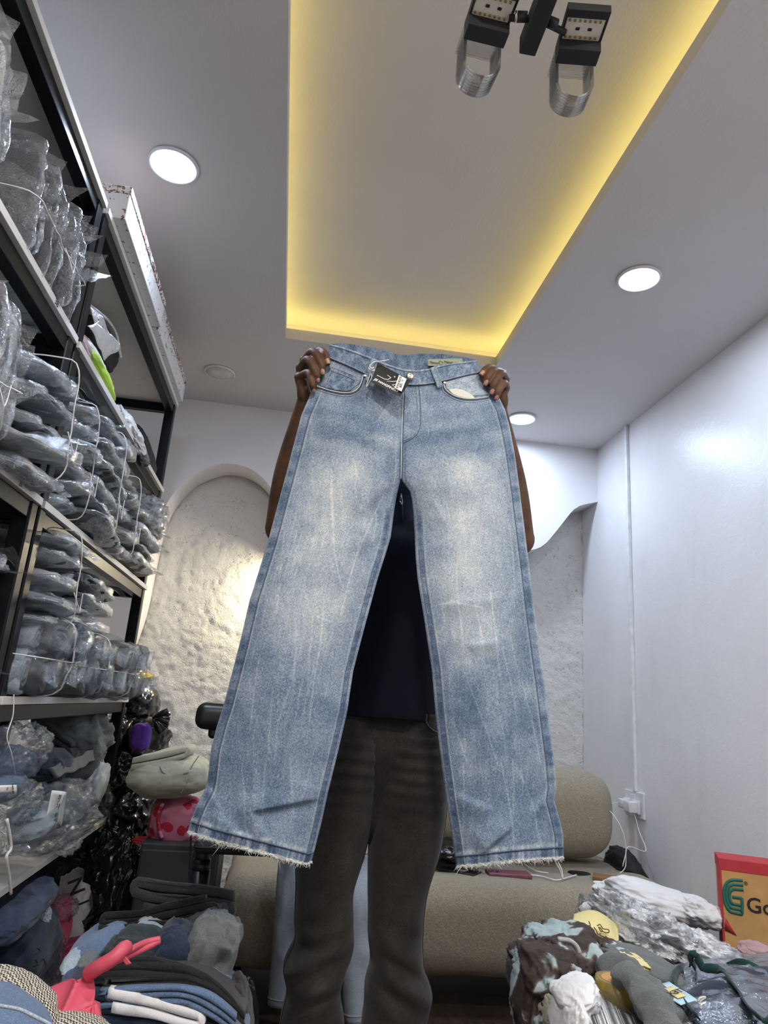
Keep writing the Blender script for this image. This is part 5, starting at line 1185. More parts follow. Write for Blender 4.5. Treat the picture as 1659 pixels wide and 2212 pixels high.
# socket, plugs and cables on the right wall
t = thing('wall_socket', 'white double wall socket on the right wall above the sofa', 'socket', (XR, 3.15, .66))
bm_obj('face_plate', box_bm(XR - .012, XR, 3.05, 3.22, .605, .715, .004, 2), M['white_plastic'], t)
bm_obj('switch', box_bm(XR - .016, XR - .012, 3.12, 3.155, .675, .70, .001), M['trim'], t)
for y in (3.135, 3.165): bm_obj('pin_hole', box_bm(XR - .0128, XR - .0119, y - .004, y + .004, .655, .663), M['black'], t)
for k, (y, lb) in enumerate(((3.185, 'small white charger plug in the far half of the wall socket'), (3.105, 'larger white charger plug in the near half of the wall socket'))):
    t2 = thing('charger_plug', lb, 'charger', (XR - .012, y, .64)); w_ = .022 + .006 * k
    bm_obj('plug_body', box_bm(XR - .055 - .01 * k, XR - .0125, y - w_, y + w_, .635 - .008 * k, .675, .006, 3), M['white_plastic'], t2, True)
    bm_obj('plug_base', box_bm(XR - .026, XR - .0122, y - w_ - .006, y + w_ + .006, .63 - .008 * k, .68, .004, 2), M['white_plastic'], t2, True)
cord('charging_cable', [(XR - .058, 3.19, .655), pix(1290, 1737, 'y', 3.15), pix(1262, 1722, 'y', 3.12), pix(1235, 1708, 'y', 3.10), pix(1200, 1704, 'y', 3.08)], .0022, 'white_plastic', None, 40, 'white cable from the far plug over the top of the sofa cushion', 'cable')
cord('charging_cable', [(XR - .03, 3.10, .632), (XR - .03, 3.06, .56), (XR - .06, 2.95, .50), pix(1356, 1830, 'y', 2.93), pix(1350, 1875, 'y', 2.92), pix(1325, 1895, 'y', 2.90)], .0022, 'white_plastic', None, 40, 'white cable hanging from the socket down beside the sofa cushion', 'cable')
cord('charging_cable', [pix(1230, 1706, 'y', 3.1), pix(1290, 1728, 'y', 3.02), pix(1335, 1775, 'y', 2.92), pix(1352, 1830, 'y', 2.90), pix(1345, 1872, 'y', 2.90)], .0022, 'white_plastic', None, 40, 'white cable curving over the rounded end of the sofa cushion', 'cable')
blob('snack_wrapper', 'tan', 1282, 1722, ('y', 3.24), 36, 22, .06, None, 'brown and white crumpled wrapper on top of the sofa cushion', 'wrapper', seed=73, amp=.3, freq=5)
t = thing('cable_trunking', 'thin white cable trunking running up the right wall to the ceiling', 'cable cover', (XR, 3.125, .715)); bm_obj('trunking', box_bm(XR - .016, XR, 3.115, 3.137, .716, H, .002), M['trim'], t)
# light jeans draped over the front of the sofa
LJ = thing('draped_jeans', 'pale blue jeans draped over the sofa front behind the person', 'jeans', (.2, 2.55, .42))
for k, rows in enumerate(([(1835, 605, 668), (1870, 600, 665), (1950, 594, 660), (2050, 588, 655), (2120, 582, 650), (2165, 578, 640)], [(1835, 738, 805), (1880, 742, 806), (1960, 740, 806), (2050, 738, 803), (2130, 738, 800), (2200, 742, 792)])):
    R = []; aa = np.linspace(0, 2 * PI, 40, endpoint=False)
    for y, l, r in spline(np.array(rows, float), 40):
        Yc = 2.545 - .02 * (1 - sm(1840, 1960, y)) * -2; A = pix(l, y, 'y', Yc); B = pix(r, y, 'y', Yc); c = (A + B) / 2; hw = (B[0] - A[0]) / 2
        R.append(np.stack([c[0] + hw * np.cos(aa), Yc - .018 + .028 * np.sin(aa), np.full(40, c[2])], -1))
    R = np.array(R); q = R * np.array([14, 6, 5.]); R[..., 1] -= .010 * fbm(q, 7 + k, 2) + .006 * ridge(q * 1.4, 9 + k, 2); V, Fc = loft(R); mesh('jeans_leg', V, Fc, M['jeans_sky'], LJ)
    V, Fc = tube(R[-3][[j % 40 for j in range(41)]] * 1.0, .0025, 5); mesh('hem', V, Fc, M['jeans_ice'], LJ)
q = [pix(*p, 'y', 2.50) for p in ((781, 1796), (800, 1800), (800, 1845), (780, 1842))]; V, Fc = sheet_vf(bilin(q, 10, 8), .002, 4, .006); put('paper_sheet', V, Fc, M['paper'], None, 'white paper on the sofa glimpsed between the person\'s thighs', 'paper')

# corner by the shelving: black bags, boxes, chair
def bag(label, px, py, Y, w, h, d, seed, rot=0, neck=None, amp=.22, extra=()):
    t = thing('bin_bag', label, 'bag', pix(px, py, 'y', Y), 'black bin bags')
    blob('bag_body', 'bin', px, py, ('y', Y), w, h, d, t, rot=rot, seed=seed, amp=amp, freq=4.0)
    if neck:
        nx, ny, ang = neck; p = pix(nx, ny, 'y', Y - d * .35); s = mpp(p)
        for k in range(7):
            a_ = math.radians(ang + (k - 3) * 14); e = p + np.array([math.cos(a_), -.2 + .1 * (k % 3), math.sin(a_)]) * 34 * s; V, Fc = tube(spline([p, (p + e) / 2 + np.array([0, -.01, .004]), e], 8), np.linspace(.010, .016, 8) * .8, 7); mesh('bag_neck', V, Fc, M['bin'], t)
    return t
bag('round tightly filled black bag on top of the heap beside the shelf end', 300, 1526, 3.22, 84, 92, .26, 80, 0, None, .10)
t = bag('torn black bag showing purple cloth, below the round black bag', 305, 1605, 3.16, 120, 110, .30, 81, -8, (332, 1552, -10))
blob('cloth_inside', 'purple', 304, 1592, ('y', 3.02), 42, 56, .08, t, seed=82, amp=.08, sq=3.5)
bag('shiny black bag behind the far shelf post', 238, 1575, 3.12, 110, 110, .3, 83, 20)
bag('crumpled black bag under the cream jeans beside the shelf post', 262, 1680, 3.10, 110, 120, .3, 84, -10, None, .3)
bag('black bag in the dark gap left of the pink leopard bag', 282, 1765, 3.05, 110, 120, .3, 85)
bag('black bag with a gathered knot hanging beside the lower shelf end', 258, 1850, 2.98, 100, 150, .24, 86, -10, (232, 1786, -70))
bag('black bag with shiny folds beside the white carrier bag', 240, 1950, 2.92, 90, 170, .24, 87, 4, None, .34)
bag('black bag in the dark space under the lower shelf, behind the white carrier bag', 178, 1880, 3.16, 170, 190, .2, 88, 0, None, .3)
bag('black bag low in the dark space beside the cabinet', 266, 1920, 2.86, 60, 190, .12, 89, 0, None, .3)
t = thing('cream_jeans', 'cream jeans folded on the bags beside the left jeans leg', 'jeans', pix(370, 1675, 'y', 2.78))
p = pix(368, 1676, 'y', 2.80); s = mpp(p)
V, Fc = blob_vf(p, (88 * s, .15, 42 * s), 90, math.radians(-6), amp=.10, freq=2.2, sq=2.6, crease=.8); mesh('folded_body', V, Fc, M['cream'], t)
V, Fc = fold_vf(pix(345, 1648, 'y', 2.80), 130 * s, .2, 2, .022, 4, tilt=.28, amp=.004); mesh('waistband', V, Fc, M['cream'], t)
cord('pocket_seam', [pix(x, y, 'y', 2.655) for x, y in ((345, 1656), (352, 1668), (368, 1676), (395, 1672), (408, 1668))], .0022, 'jeans_beige', t, 24)
cord('side_seam', [pix(x, y, 'y', 2.665) for x, y in ((430, 1632), (412, 1660), (404, 1690), (390, 1715))], .0018, 'jeans_beige', t, 24)
t = thing('leopard_bag', 'pink and red leopard print bag on the dark cabinet under the cream jeans', 'bag', pix(385, 1775, 'y', 2.85))
blob('bag_body', 'leopard', 385, 1772, ('y', 2.85), 116, 98, .2, t, seed=91, amp=.10, sq=3.6, rot=4)
cord('bag_handle', [pix(x, y, 'y', 2.73) for x, y in ((352, 1735), (342, 1760), (344, 1790), (350, 1810))], .007, 'leopard', t)
cb = thing('cabinet', 'dark grey metal cabinet on the floor behind the folded dark jeans', 'cabinet', pix(365, 1990, 'y', 2.7))
x0, x1 = pix(296, 1880, 'y', 2.7)[0], pix(470, 1880, 'y', 2.7)[0]; zt = pix(360, 1822, 'y', 2.7)[2]
bm_obj('cabinet_body', box_bm(x0, x1, 2.70, 3.0, .0, zt, .006, 2), M['slate'], cb)
bm_obj('door', box_bm(x0 + .008, x1 - .09, 2.688, 2.70, .03, zt - .02, .003), M['slate'], cb)
bm_obj('door', box_bm(x1 - .084, x1 - .006, 2.688, 2.70, .03, zt - .02, .003), M['slate'], cb)
blob('snack_packet', 'red', 318, 1816, ('y', 2.80), 60, 12, .08, None, 'red crumpled packet on the left end of the cabinet', 'packet', seed=92, amp=.3)
blob('yellow_packet', 'yellow', 338, 1819, ('y', 2.76), 24, 7, .05, None, 'small yellow packet on the cabinet edge', 'packet', seed=93)
# office chair half hidden by the jeans
ch = thing('office_chair', 'black chair with a padded armrest, half hidden by the left jeans leg', 'chair', pix(470, 2000, 'y', 2.2))
def P2(x, y, Y=2.2): return pix(x, y, 'y', Y)
a0 = P2(428, 1548); s = mpp(a0)
rounded('armrest', a0[0], a0[0] + .20, 2.10, 2.36, P2(450, 1572)[2], P2(450, 1516)[2], .028, M['black'], ch, 5, .003)
rounded('armrest_holder', a0[0] + .04, a0[0] + .20, 2.14, 2.30, P2(450, 1592)[2], P2(450, 1566)[2], .012, M['black'], ch, 5, .001)
bx = P2(462, 1700); rounded('backrest', bx[0] - .028, bx[0] + .26, 2.26, 2.33, P2(450, 1790)[2], P2(450, 1600)[2], .03, M['matte_black'], ch, 6, .004)
sx_ = P2(440, 1820); rounded('seat', sx_[0] - .015, sx_[0] + .30, 2.06, 2.36, P2(440, 1825)[2], P2(440, 1795)[2], .02, M['matte_black'], ch, 7, .003)
g = P2(436, 1850)
for r_, z0, z1 in ((.022, P2(0, 1868)[2], sx_[2]), (.028, .08, P2(0, 1862)[2]), (.026, P2(0, 1862)[2] - .01, P2(0, 1838)[2])):
    V, Fc = lathe([(.0001, z0), (r_, z0), (r_, z1), (.0001, z1)], (g[0], 2.22, 0), 24); mesh('gas_lift', V, Fc, M['black'], ch)
for k in range(5):
    q = k * 2 * PI / 5 + .3; V, Fc = tube([(g[0], 2.22, .10), (g[0] + .14 * math.cos(q), 2.22 + .14 * math.sin(q), .06)], [.022, .014], 10); mesh('foot', V, Fc, M['black'], ch)
cord('cable', [P2(413, 1800, 2.15), P2(411, 1850, 2.15), P2(409, 1900, 2.15), P2(407, 1960, 2.15)], .003, 'black', None, 20, 'thin black cable hanging beside the chair post', 'cable')

# ================================================================== LEFT FOREGROUND PILE
tb = thing('side_table', 'low dark table under the folded jeans, hidden by them', 'table', (-.2, 1.3, 0))
bm_obj('table_top', box_bm(-.46, -.06, .86, 1.62, .36, .39, .004), M['slate'], tb)
for x in (-.44, -.11):
    for y in (.9, 1.56): bm_obj('leg', box_bm(x, x + .03, y, y + .03, 0, .36, .003), M['slate'], tb)
G1 = 'folded jeans on the left pile'
Zs = lambda y, Y: pix(350, y, 'y', Y)
folded('folded_jeans', 'jeans_navy', 300, 2226, 1.24, 330, .20, 3, .015, None, 'dark blue folded jeans at the bottom of the front stack', 'jeans', G1, seed=101, sag=.02, tilt=-.06, back=.05)
folded('folded_garment', 'white_cloth', 335, 2206, 1.235, 235, .18, 2, .014, None, 'white folded garment low in the front stack', 'clothes', None, seed=102, tilt=-.16, back=.05)
folded('folded_jeans', 'jeans_black', 360, 2188, 1.25, 330, .18, 2, .013, None, 'black folded jeans between the blue jeans and the white garment', 'jeans', G1, seed=103, sag=.035, bow=.01, back=.06)
folded('folded_jeans', 'jeans_mid', 375, 2174, 1.235, 335, .18, 3, .0095, None, 'mid blue folded jeans with a leather tab in the front stack', 'jeans', G1, seed=104, sag=.040, bow=.012, tilt=-.03, back=.08)
folded('folded_jeans', 'jeans_black', 368, 2150, 1.25, 330, .18, 3, .0105, None, 'black folded jeans with a coin pocket edge, directly above the mid blue pair', 'jeans', G1, seed=105, sag=.05, bow=.006, back=.10)
folded('folded_jeans', 'jeans_green', 355, 2128, 1.255, 300, .18, 2, .010, None, 'bottle green folded trousers inside the front stack', 'jeans', G1, seed=106, sag=.04, bow=.006, back=.35)
folded('folded_jeans', 'jeans_black', 368, 2116, 1.25, 345, .13, 2, .0135, None, 'second black folded jeans from the top of the front stack', 'jeans', G1, seed=107, sag=.075, bow=.008, back=.5)
folded('folded_jeans', 'jeans_black', 362, 2098, 1.25, 300, .10, 2, .009, None, 'topmost black folded jeans of the front stack', 'jeans', G1, seed=108, sag=.045, bow=.006, back=.55)
blob('black_sack', 'bin', 525, 2195, ('y', 1.42), 60, 110, .2, None, 'black plastic sack hanging at the right end of the front stack', 'bag', seed=109, rot=-14)
blob('black_cloth', 'jeans_black', 522, 2165, ('y', 1.36), 36, 100, .14, None, 'black cloth hanging over the right end of the front stack', 'clothes', seed=110, rot=-24)
# the looser heap behind it
G2 = 'jeans heaped behind the front stack'
blob('jeans', 'jeans_mid', 218, 2042, ('y', 1.50), 116, 64, .22, None, 'mid blue folded jeans at the left of the loose heap', 'jeans', G2, seed=111, rot=-24, amp=.08, sq=3.2)
blob('jeans', 'jeans_green', 300, 2062, ('y', 1.41), 134, 84, .16, None, 'bottle green trousers under the coral handles', 'jeans', G2, seed=112, rot=16, amp=.16, sq=3.2, stretch=(.6, 1.3, 1.5), freq=2.6)
blob('jeans', 'jeans_pale', 320, 2018, ('y', 1.50), 70, 54, .16, None, 'small pale blue jeans in the middle of the loose heap', 'jeans', G2, seed=113, rot=10, amp=.12)
blob('jeans', 'jeans_navy', 376, 2052, ('y', 1.41), 94, 96, .14, None, 'navy jeans in the middle of the loose heap', 'jeans', G2, seed=114, rot=30, amp=.14, sq=3.4, stretch=(1.5, 1.3, .6), freq=2.6)
blob('jeans', 'jeans_slate', 452, 2056, ('y', 1.43), 112, 136, .18, None, 'washed grey jeans hanging over the right side of the loose heap', 'jeans', G2, seed=115, rot=16, amp=.17, sq=3.4, stretch=(1.5, 1.3, .6), freq=2.6)
blob('jeans', 'jeans_green', 440, 1998, ('y', 1.53), 110, 60, .2, None, 'dark olive trousers under the charcoal roll', 'jeans', G2, seed=116, rot=-20, amp=.2)
folded('folded_jeans', 'jeans_black', 330, 2022, 1.50, 250, .14, 2, .014, None, 'black jeans with a worn waistband, second from the top of the loose heap', 'jeans', G2, seed=117, tilt=.12, amp=.008, back=.3)
folded('folded_jeans', 'jeans_black', 345, 2000, 1.52, 240, .14, 3, .0135, None, 'black jeans folded with a looped end under the charcoal pair', 'jeans', G2, seed=118, tilt=.20, amp=.008, back=.3)
folded('folded_jeans', 'jeans_char', 392, 1978, 1.56, 215, .16, 3, .018, None, 'charcoal jeans rolled on the very top of the loose heap', 'jeans', G2, seed=119, tilt=-.06, amp=.009, back=.3)
blob('jeans', 'jeans_char', 482, 1975, ('y', 1.62), 40, 90, .16, None, 'charcoal trouser leg hanging at the right end of the heap top', 'jeans', G2, seed=120, rot=-12, amp=.1)
blob('jeans', 'jeans_pale', 172, 2074, ('y', 1.42), 56, 36, .14, None, 'pale blue roll of denim left of the coral handles', 'jeans', G2, seed=121, rot=8, amp=.1)
blob('jeans', 'jeans_slate', 198, 2066, ('y', 1.40), 40, 24, .12, None, 'khaki grey roll next to the pale blue roll', 'jeans', G2, seed=122, amp=.1)
blob('jeans', 'jeans_blue', 172, 2098, ('y', 1.38), 50, 30, .14, None, 'dark blue jeans corner left of the coral bag strap', 'jeans', G2, seed=123, amp=.1)
# coral bag
cbag = thing('coral_bag', 'coral pink leather tote bag with looped handles lying on the pile', 'bag', pix(180, 2150, 'y', 1.1))
YB_ = 1.10
q = [pix(*p) for p in ((88, 2140, 'y', YB_ - .02), (196, 2092, 'y', YB_), (217, 2212, 'y', YB_ - .06), (120, 2230, 'y', YB_ - .10))]
G = bilin(q, 30, 30); uu, vv = np.meshgrid(np.linspace(0, 1, 30), np.linspace(0, 1, 30)); crs = np.abs(uu + vv * .75 - .82); G[..., 1] -= .030 * np.exp(-(crs / .12)) + .016 * np.exp(-np.abs(vv - .72 + .2 * uu) / .07); V, Fc = sheet_vf(G, .004, 3, .003, 12); mesh('front_panel', V, Fc, M['coral'], cbag)
q = [pix(*p) for p in ((203, 2160, 'y', YB_ - .04), (214, 2164, 'y', YB_ - .02), (219, 2210, 'y', YB_ - .03), (196, 2208, 'y', YB_ - .075))]; V, Fc = sheet_vf(bilin(q, 12, 10), .004, 5, .003); mesh('side_panel', V, Fc, M['coral'], cbag)
for nm, pts, r_ in (('strap', [(190, 2104, YB_ - .02), (215, 2088, YB_ - .03), (245, 2070, YB_ - .03), (266, 2050, YB_ - .02), (272, 2048, YB_ - .01)], .0095), ('handle', [(200, 2108, YB_), (240, 2082, YB_), (275, 2066, YB_ + .02), (320, 2045, YB_ + .05), (345, 2032, YB_ + .06)], .0045),
                    ('handle', [(268, 2062, YB_ + .01), (285, 2050, YB_ + .02), (315, 2036, YB_ + .05), (345, 2029, YB_ + .06)], .0045)):
    P = spline([pix(x, y, 'y', Y) for x, y, Y in pts], 30); V, Fc = tube(P, r_, 10); V = V.copy(); mesh(nm, V, Fc, M['coral'], cbag)
q = [pix(*p, 'y', YB_ - .025) for p in ((258, 2066), (268, 2060), (284, 2080), (274, 2084))]; V, Fc = sheet_vf(bilin(q, 8, 6), .003, 2, .001); mesh('handle_tab', V, Fc, M['coral'], cbag)
# tweed jacket and jeans nearest the camera
blob('tweed_jacket', 'tweed', -18, 2226, ('y', .96), 240, 150, .20, None, 'black and cream houndstooth tweed jacket in the lower left corner', 'jacket', seed=130, rot=26, amp=.12)
blob('tweed_sleeve', 'tweed', 150, 2252, ('y', .98), 200, 50, .14, None, 'houndstooth tweed sleeve at the bottom edge under the coral bag', 'jacket', seed=132, rot=10, amp=.12)
fj = thing('blue_jeans', 'faded blue jeans in the very lower left corner, on the tweed jacket', 'jeans', pix(40, 2200, 'y', .88))
blob('jeans_body', 'jeans_mid', -40, 2262, ('y', .86), 240, 140, .2, fj, seed=131, rot=22, amp=.08, sq=3)
cord('waist_seam', [pix(x, y, 'y', .775) for x, y in ((-5, 2172), (40, 2180), (75, 2196), (110, 2214))], .0016, 'jeans_pale', fj, 24)

# ================================================================== RIGHT FOREGROUND PILE
rt = thing('low_table', 'low table under the clothes on the right, hidden by them', 'table', (1.1, 1.7, 0))
bm_obj('table_top', box_bm(.76, 1.58, 1.18, 2.12, .335, .365, .004), M['slate'], rt)
for x in (.80, 1.52):
    for y in (1.21, 2.06): bm_obj('leg', box_bm(x, x + .03, y, y + .03, 0, .335, .003), M['slate'], rt)
# printed carton
pc = thing('printed_carton', 'brown cardboard carton with red top edges and a green emblem, by the right wall', 'box', (1.4, 1.93, .37))
TH = math.radians(-27); P0 = pix(1558, 1950, 'y', 1.93); ux = np.array([math.cos(TH), math.sin(TH), 0]); un = np.array([math.sin(TH), -math.cos(TH), 0])
def fpt(x, y, lift=.0015):
    d = FF + RR * (x - CX) / F_PX - UU * (y - CY) / F_PX; q = P0 + un * lift; return EYE + d * (((q - EYE) @ un) / (d @ un))
zt = fpt(1566, 1862)[2] + .008; zb = .368; W_ = .42
Mc = Matrix.Translation(Vector([P0[0], P0[1], 0])) @ Matrix.Rotation(TH, 4, 'Z')
def cbox(nm, mt, *q, bev=.002):
    bm = box_bm(*q, bev); bm.transform(Mc); bm_obj(nm, bm, M[mt], pc)
cbox('carton_body', 'cardboard', 0, W_, 0, .10, zb, zt, bev=.003)
cbox('red_band', 'red', -.001, W_ + .001, -.001, .101, zt - .030, zt + .001)
cbox('red_edge', 'red', -.0012, .005, -.0012, .06, zb, zt, bev=.001)
Gc = fpt(1586, 1938); gs = mpp(Gc); uz = np.array([0, 0, 1.0])
for r_ in (33, 24, 15):
    pts = [(19, r_ + 2), (0, r_ + 1)] + [(-r_ * .62 * math.sin(q), r_ * math.cos(q)) for q in np.linspace(.2, PI * .86, 12)] + [(13, -r_ * .95)]
    if r_ == 33: pts += [(15, -14), (15, 0), (-4, 0)]
    P = lin(np.array([Gc + ux * a * gs + uz * b * gs for a, b in pts]), 60); T = np.gradient(P, axis=0); T /= np.linalg.norm(T, axis=1)[:, None]; nn = np.cross(T, un) * 3.1 * gs
    V, Fc = sheet_vf(np.stack([P - nn, P + nn], 0), .0008, 0, 0); mesh('emblem', V, Fc, M['green_print'], pc)
text('lettering', 'Good', .052, M['ink'], frame(fpt(1612, 1955), ux, uz), pc, 'LEFT', .0006)
text('lettering', '®', .013, M['ink'], frame(fpt(1611, 1909), ux, uz), pc)
q = [fpt(*p) for p in ((1567, 1982), (1568, 1984), (1592, 2022), (1566, 2010))]; V, Fc = sheet_vf(bilin(q, 3, 3), .0006, 0, 0); mesh('red_triangle', V, Fc, M['red'], pc)
V, Fc = tube([fpt(*p) for p in ((1561, 1988), (1561, 2006), (1567, 2004))], .0012, 5); mesh('print', V, Fc, M['ink'], pc)
# white garments and sheets
blob('white_garment', 'white_cloth', 1420, 1948, ('y', 2.10), 220, 64, .24, None, 'white garment lying along the wall in front of the carton', 'clothes', seed=140, rot=12, amp=.2)
blob('white_garment', 'white_cloth', 1340, 1932, ('y', 2.20), 110, 44, .16, None, 'white garment corner on the sofa front edge', 'clothes', seed=141, rot=8, amp=.2)
blob('white_garment', 'white_cloth', 1510, 1968, ('y', 2.0), 90, 50, .14, None, 'white garment crumpled against the left side of the carton', 'clothes', seed=142, rot=10, amp=.25)
ws = thing('plastic_wrap', 'big heap of crinkled clear plastic wrapping beside the carton', 'plastic wrap', pix(1440, 2040, 'y', 1.75))
blob('wrap_core', 'white_cloth', 1420, 2052, ('y', 1.73), 330, 112, .28, ws, seed=143, rot=12, amp=.3, freq=4)
for k, (x, y, w_, h, rot) in enumerate(((1375, 2010, 190, 110, 16), (1490, 2062, 250, 96, 14))):
    blob('crinkled_film', 'sheet', x, y, ('y', 1.70 - .03 * k), w_, h, .28, ws, seed=144 + k, rot=rot, amp=.34, freq=5.5, nu=130, nv=90)
blob('white_bag_corner', 'milky', 1300, 1990, ('y', 1.86), 80, 110, .16, None, 'thin white plastic bag peak behind the lemon shirt', 'plastic bag', seed=150, rot=-20, amp=.35)
ls = thing('lemon_shirt', 'lemon yellow shirt with a brown line drawing printed on it', 'shirt', pix(1290, 2010, 'y', 1.66))
G = bilin([pix(1242, 1984, 'y', 1.64), pix(1337, 2002, 'y', 1.64), pix(1337, 2056, 'y', 1.56), pix(1226, 2036, 'y', 1.56)], 24, 30); u2, v2 = np.meshgrid(np.linspace(0, 1, 30), np.linspace(0, 1, 24)); G[..., 1] -= .025 * np.sin(PI * u2) * np.sin(PI * v2); G[..., 2] += .016 * np.sin(PI * np.clip(u2 * 1.1, 0, 1)) * (1 - v2); V, Fc = sheet_vf(G, .022, 5, .006, 18); mesh('shirt_body', V, Fc, M['lemon'], ls); blob('shirt_corner', 'lemon', 1226, 2014, ('y', 1.62), 42, 20, .1, ls, seed=152, rot=6, amp=.1)
for pts in ([(1272, 1990), (1275, 1999), (1270, 2001), (1284, 2014), (1294, 2026), (1290, 2030), (1300, 2036)], [(1290, 2000), (1296, 1997), (1303, 2006), (1314, 2008), (1315, 2014), (1306, 2014), (1300, 2010)], [(1293, 2002), (1298, 2012), (1301, 2010), (1296, 2003)], [(1283, 2003), (1288, 2010), (1292, 2018), (1298, 2016)], [(1296, 2020), (1312, 2026), (1326, 2030), (1324, 2038), (1310, 2038), (1298, 2030), (1288, 2022)], [(1302, 2022), (1318, 2038)], [(1308, 2022), (1324, 2036)], [(1292, 2026), (1302, 2034), (1298, 2024)]):
    cord('printed_line', [pix(x, y, 'y', 1.562 - .0) for x, y in pts], .0013, 'tan', ls, 24)
blob('black_garment', 'jeans_black', 1318, 2050, ('y', 1.60), 70, 26, .14, None, 'black garment edge under the lemon shirt', 'clothes', seed=153, rot=6)
# brown and pale blue cloud print shirt, in folds that fall over the table edge
cs_ = thing('cloud_print_shirt', 'dark brown and pale blue cloud print shirt draped over the pile edge', 'shirt', pix(1200, 2110, 'y', 1.45))
blob('shirt_back', 'camo', 1212, 2056, ('y', 1.52), 150, 90, .26, cs_, seed=154, rot=-16, amp=.24, freq=3.6)
blob('shirt_front', 'camo', 1190, 2100, ('y', 1.44), 150, 100, .22, cs_, seed=155, rot=4, amp=.26, freq=3.6)
blob('sleeve', 'camo', 1166, 2170, ('y', 1.42), 96, 190, .18, cs_, seed=156, rot=8, amp=.26, freq=4, stretch=(2.2, 2.2, .5)); blob('sleeve', 'camo', 1318, 2070, ('y', 1.50), 112, 52, .18, cs_, seed=157, rot=-8, amp=.26, freq=3.6)
cord('piping', [pix(x, y, 'y', 1.36) for x, y in ((1205, 2028), (1232, 2032), (1246, 2044), (1252, 2058))], .004, 'jeans_ice', cs_, 24)
blob('black_garment', 'jeans_black', 1124, 2110, ('y', 1.62), 34, 70, .16, None, 'black cloth between the sofa and the cloud print shirt', 'clothes', seed=158)
blob('yellow_garment', 'lemon', 1373, 2077, ('y', 1.42), 56, 16, .1, None, 'lemon yellow cloth end poking out over the grey trousers', 'clothes', seed=159, rot=6, amp=.3, freq=4)
# grey sweat trousers
gs_ = thing('sweat_trousers', 'grey sweat trousers trailing towards the camera beside the zip bag', 'trousers', pix(1340, 2130, 'y', 1.35))
blob('trouser_seat', 'jeans_char2' if 'jeans_char2' in M else 'jeans_slate', 1390, 2092, ('y', 1.46), 170, 58, .24, gs_, seed=160, rot=10, amp=.10)
for pts, r_ in (([(1300, 2092, 1.40), (1330, 2098, 1.36), (1370, 2130, 1.32), (1415, 2180, 1.26), (1455, 2240, 1.20)], (.020, .034, .034, .034, .034)), ([(1345, 2118, 1.28), (1352, 2104, 1.26), (1380, 2132, 1.23), (1410, 2186, 1.18), (1440, 2250, 1.12)], (.018, .022, .026, .026, .026))):
    P = spline([pix(x, y, 'y', Y) for x, y, Y in pts], 40); V, Fc = tube(P, np.interp(np.linspace(0, 1, 40), np.linspace(0, 1, 5), r_), 24); c_ = V * np.array([16, 16, 16]); V[:, 2] = V[:, 2] * 1.0; V = V + .012 * (ridge(warp(V * 22, .5, 4), 3, 2) - 1)[:, None] * np.array([.3, -.5, .8]) + .008 * np.stack([fbm(c_, 3, 2), fbm(c_, 5, 2), fbm(c_, 7, 2)], -1); mesh('trouser_leg', V, Fc, M['jeans_slate'], gs_)
# roll of brown tape
tp = thing('tape_roll', 'roll of brown packing tape on the stack of booklets', 'tape', pix(1320, 2130, 'y', 1.34))
c = pix(1334, 2150, 'y', 1.30); rO = 46 * mpp(c); hz = 32 * mpp(c)
V, Fc = lathe([(rO * .72, -hz), (rO, -hz), (rO * 1.005, 0), (rO, hz), (rO * .74, hz), (rO * .72, hz * .9), (rO * .72, -hz * .9)], (c[0], c[1], c[2]), 56); mesh('tape', V, Fc, M['gold'], tp)
V, Fc = lathe([(rO * .70, -hz), (rO * .735, -hz), (rO * .735, hz * 1.01), (rO * .70, hz * 1.01)], (c[0], c[1], c[2]), 56); mesh('core', V, Fc, M['cardboard'], tp)
# white tee and booklets
blob('white_tee', 'white_cloth', 1246, 2150, ('y', 1.26), 96, 60, .12, None, 'white tee bunched between the cloud print shirt and the tape roll', 'shirt', seed=161, rot=-24, amp=.18, freq=2.4)
blob('white_tee_sleeve', 'white_cloth', 1228, 2200, ('y', 1.24), 46, 100, .12, None, 'white sleeve hanging down from the bunched white tee', 'shirt', seed=162, rot=14, amp=.2, stretch=(2, 2, .6))
blob('cream_lace', 'cream', 1190, 2195, ('y', 1.33), 26, 70, .1, None, 'cream patterned cloth under the white tee', 'clothes', seed=163, amp=.25); blob('cream_knit', 'jeans_beige', 1232, 2136, ('y', 1.38), 30, 30, .08, None, 'beige knitted cuff above the white tee', 'clothes', seed=164)
rg = np.random.RandomState(4); bk = thing('booklet_stack', 'stack of thin booklets in shiny clear film at the bottom edge, under the tape', 'booklets', pix(1310, 2208, 'y', 1.26))
for k in range(44):
    x = 1256 + k * 3.0; y0 = 2180 + k * 1.3 + rg.uniform(-1.5, 1.5); A = pix(x, y0, 'y', 1.21); B = pix(x + 24, y0 + 70, 'y', 1.17); wv = np.array([.0017, .0, .0005])
    q = [A, A + wv, B + wv, B]; G = bilin(q, 3, 2); V1 = np.vstack([G.reshape(-1, 3), (G + np.array([.03, .12, .015])).reshape(-1, 3)])
    Fc = grid_f(3, 2, flip=True).tolist() + grid_f(3, 2, off=6).tolist() + [[0, 1, 7, 6], [5, 4, 10, 11], [1, 3, 9, 7], [3, 5, 11, 9], [4, 2, 8, 10], [2, 0, 6, 8]]
    mesh('booklet', V1, Fc, M[('jeans_ice', 'paper', 'jeans_beige', 'jeans_slate', 'paper', 'jeans_ice', 'slate')[rg.randint(7)]], bk, False)
blob('film', 'film', 1318, 2212, ('y', 1.24), 170, 90, .18, bk, seed=165, rot=20, amp=.15, sq=3.4)
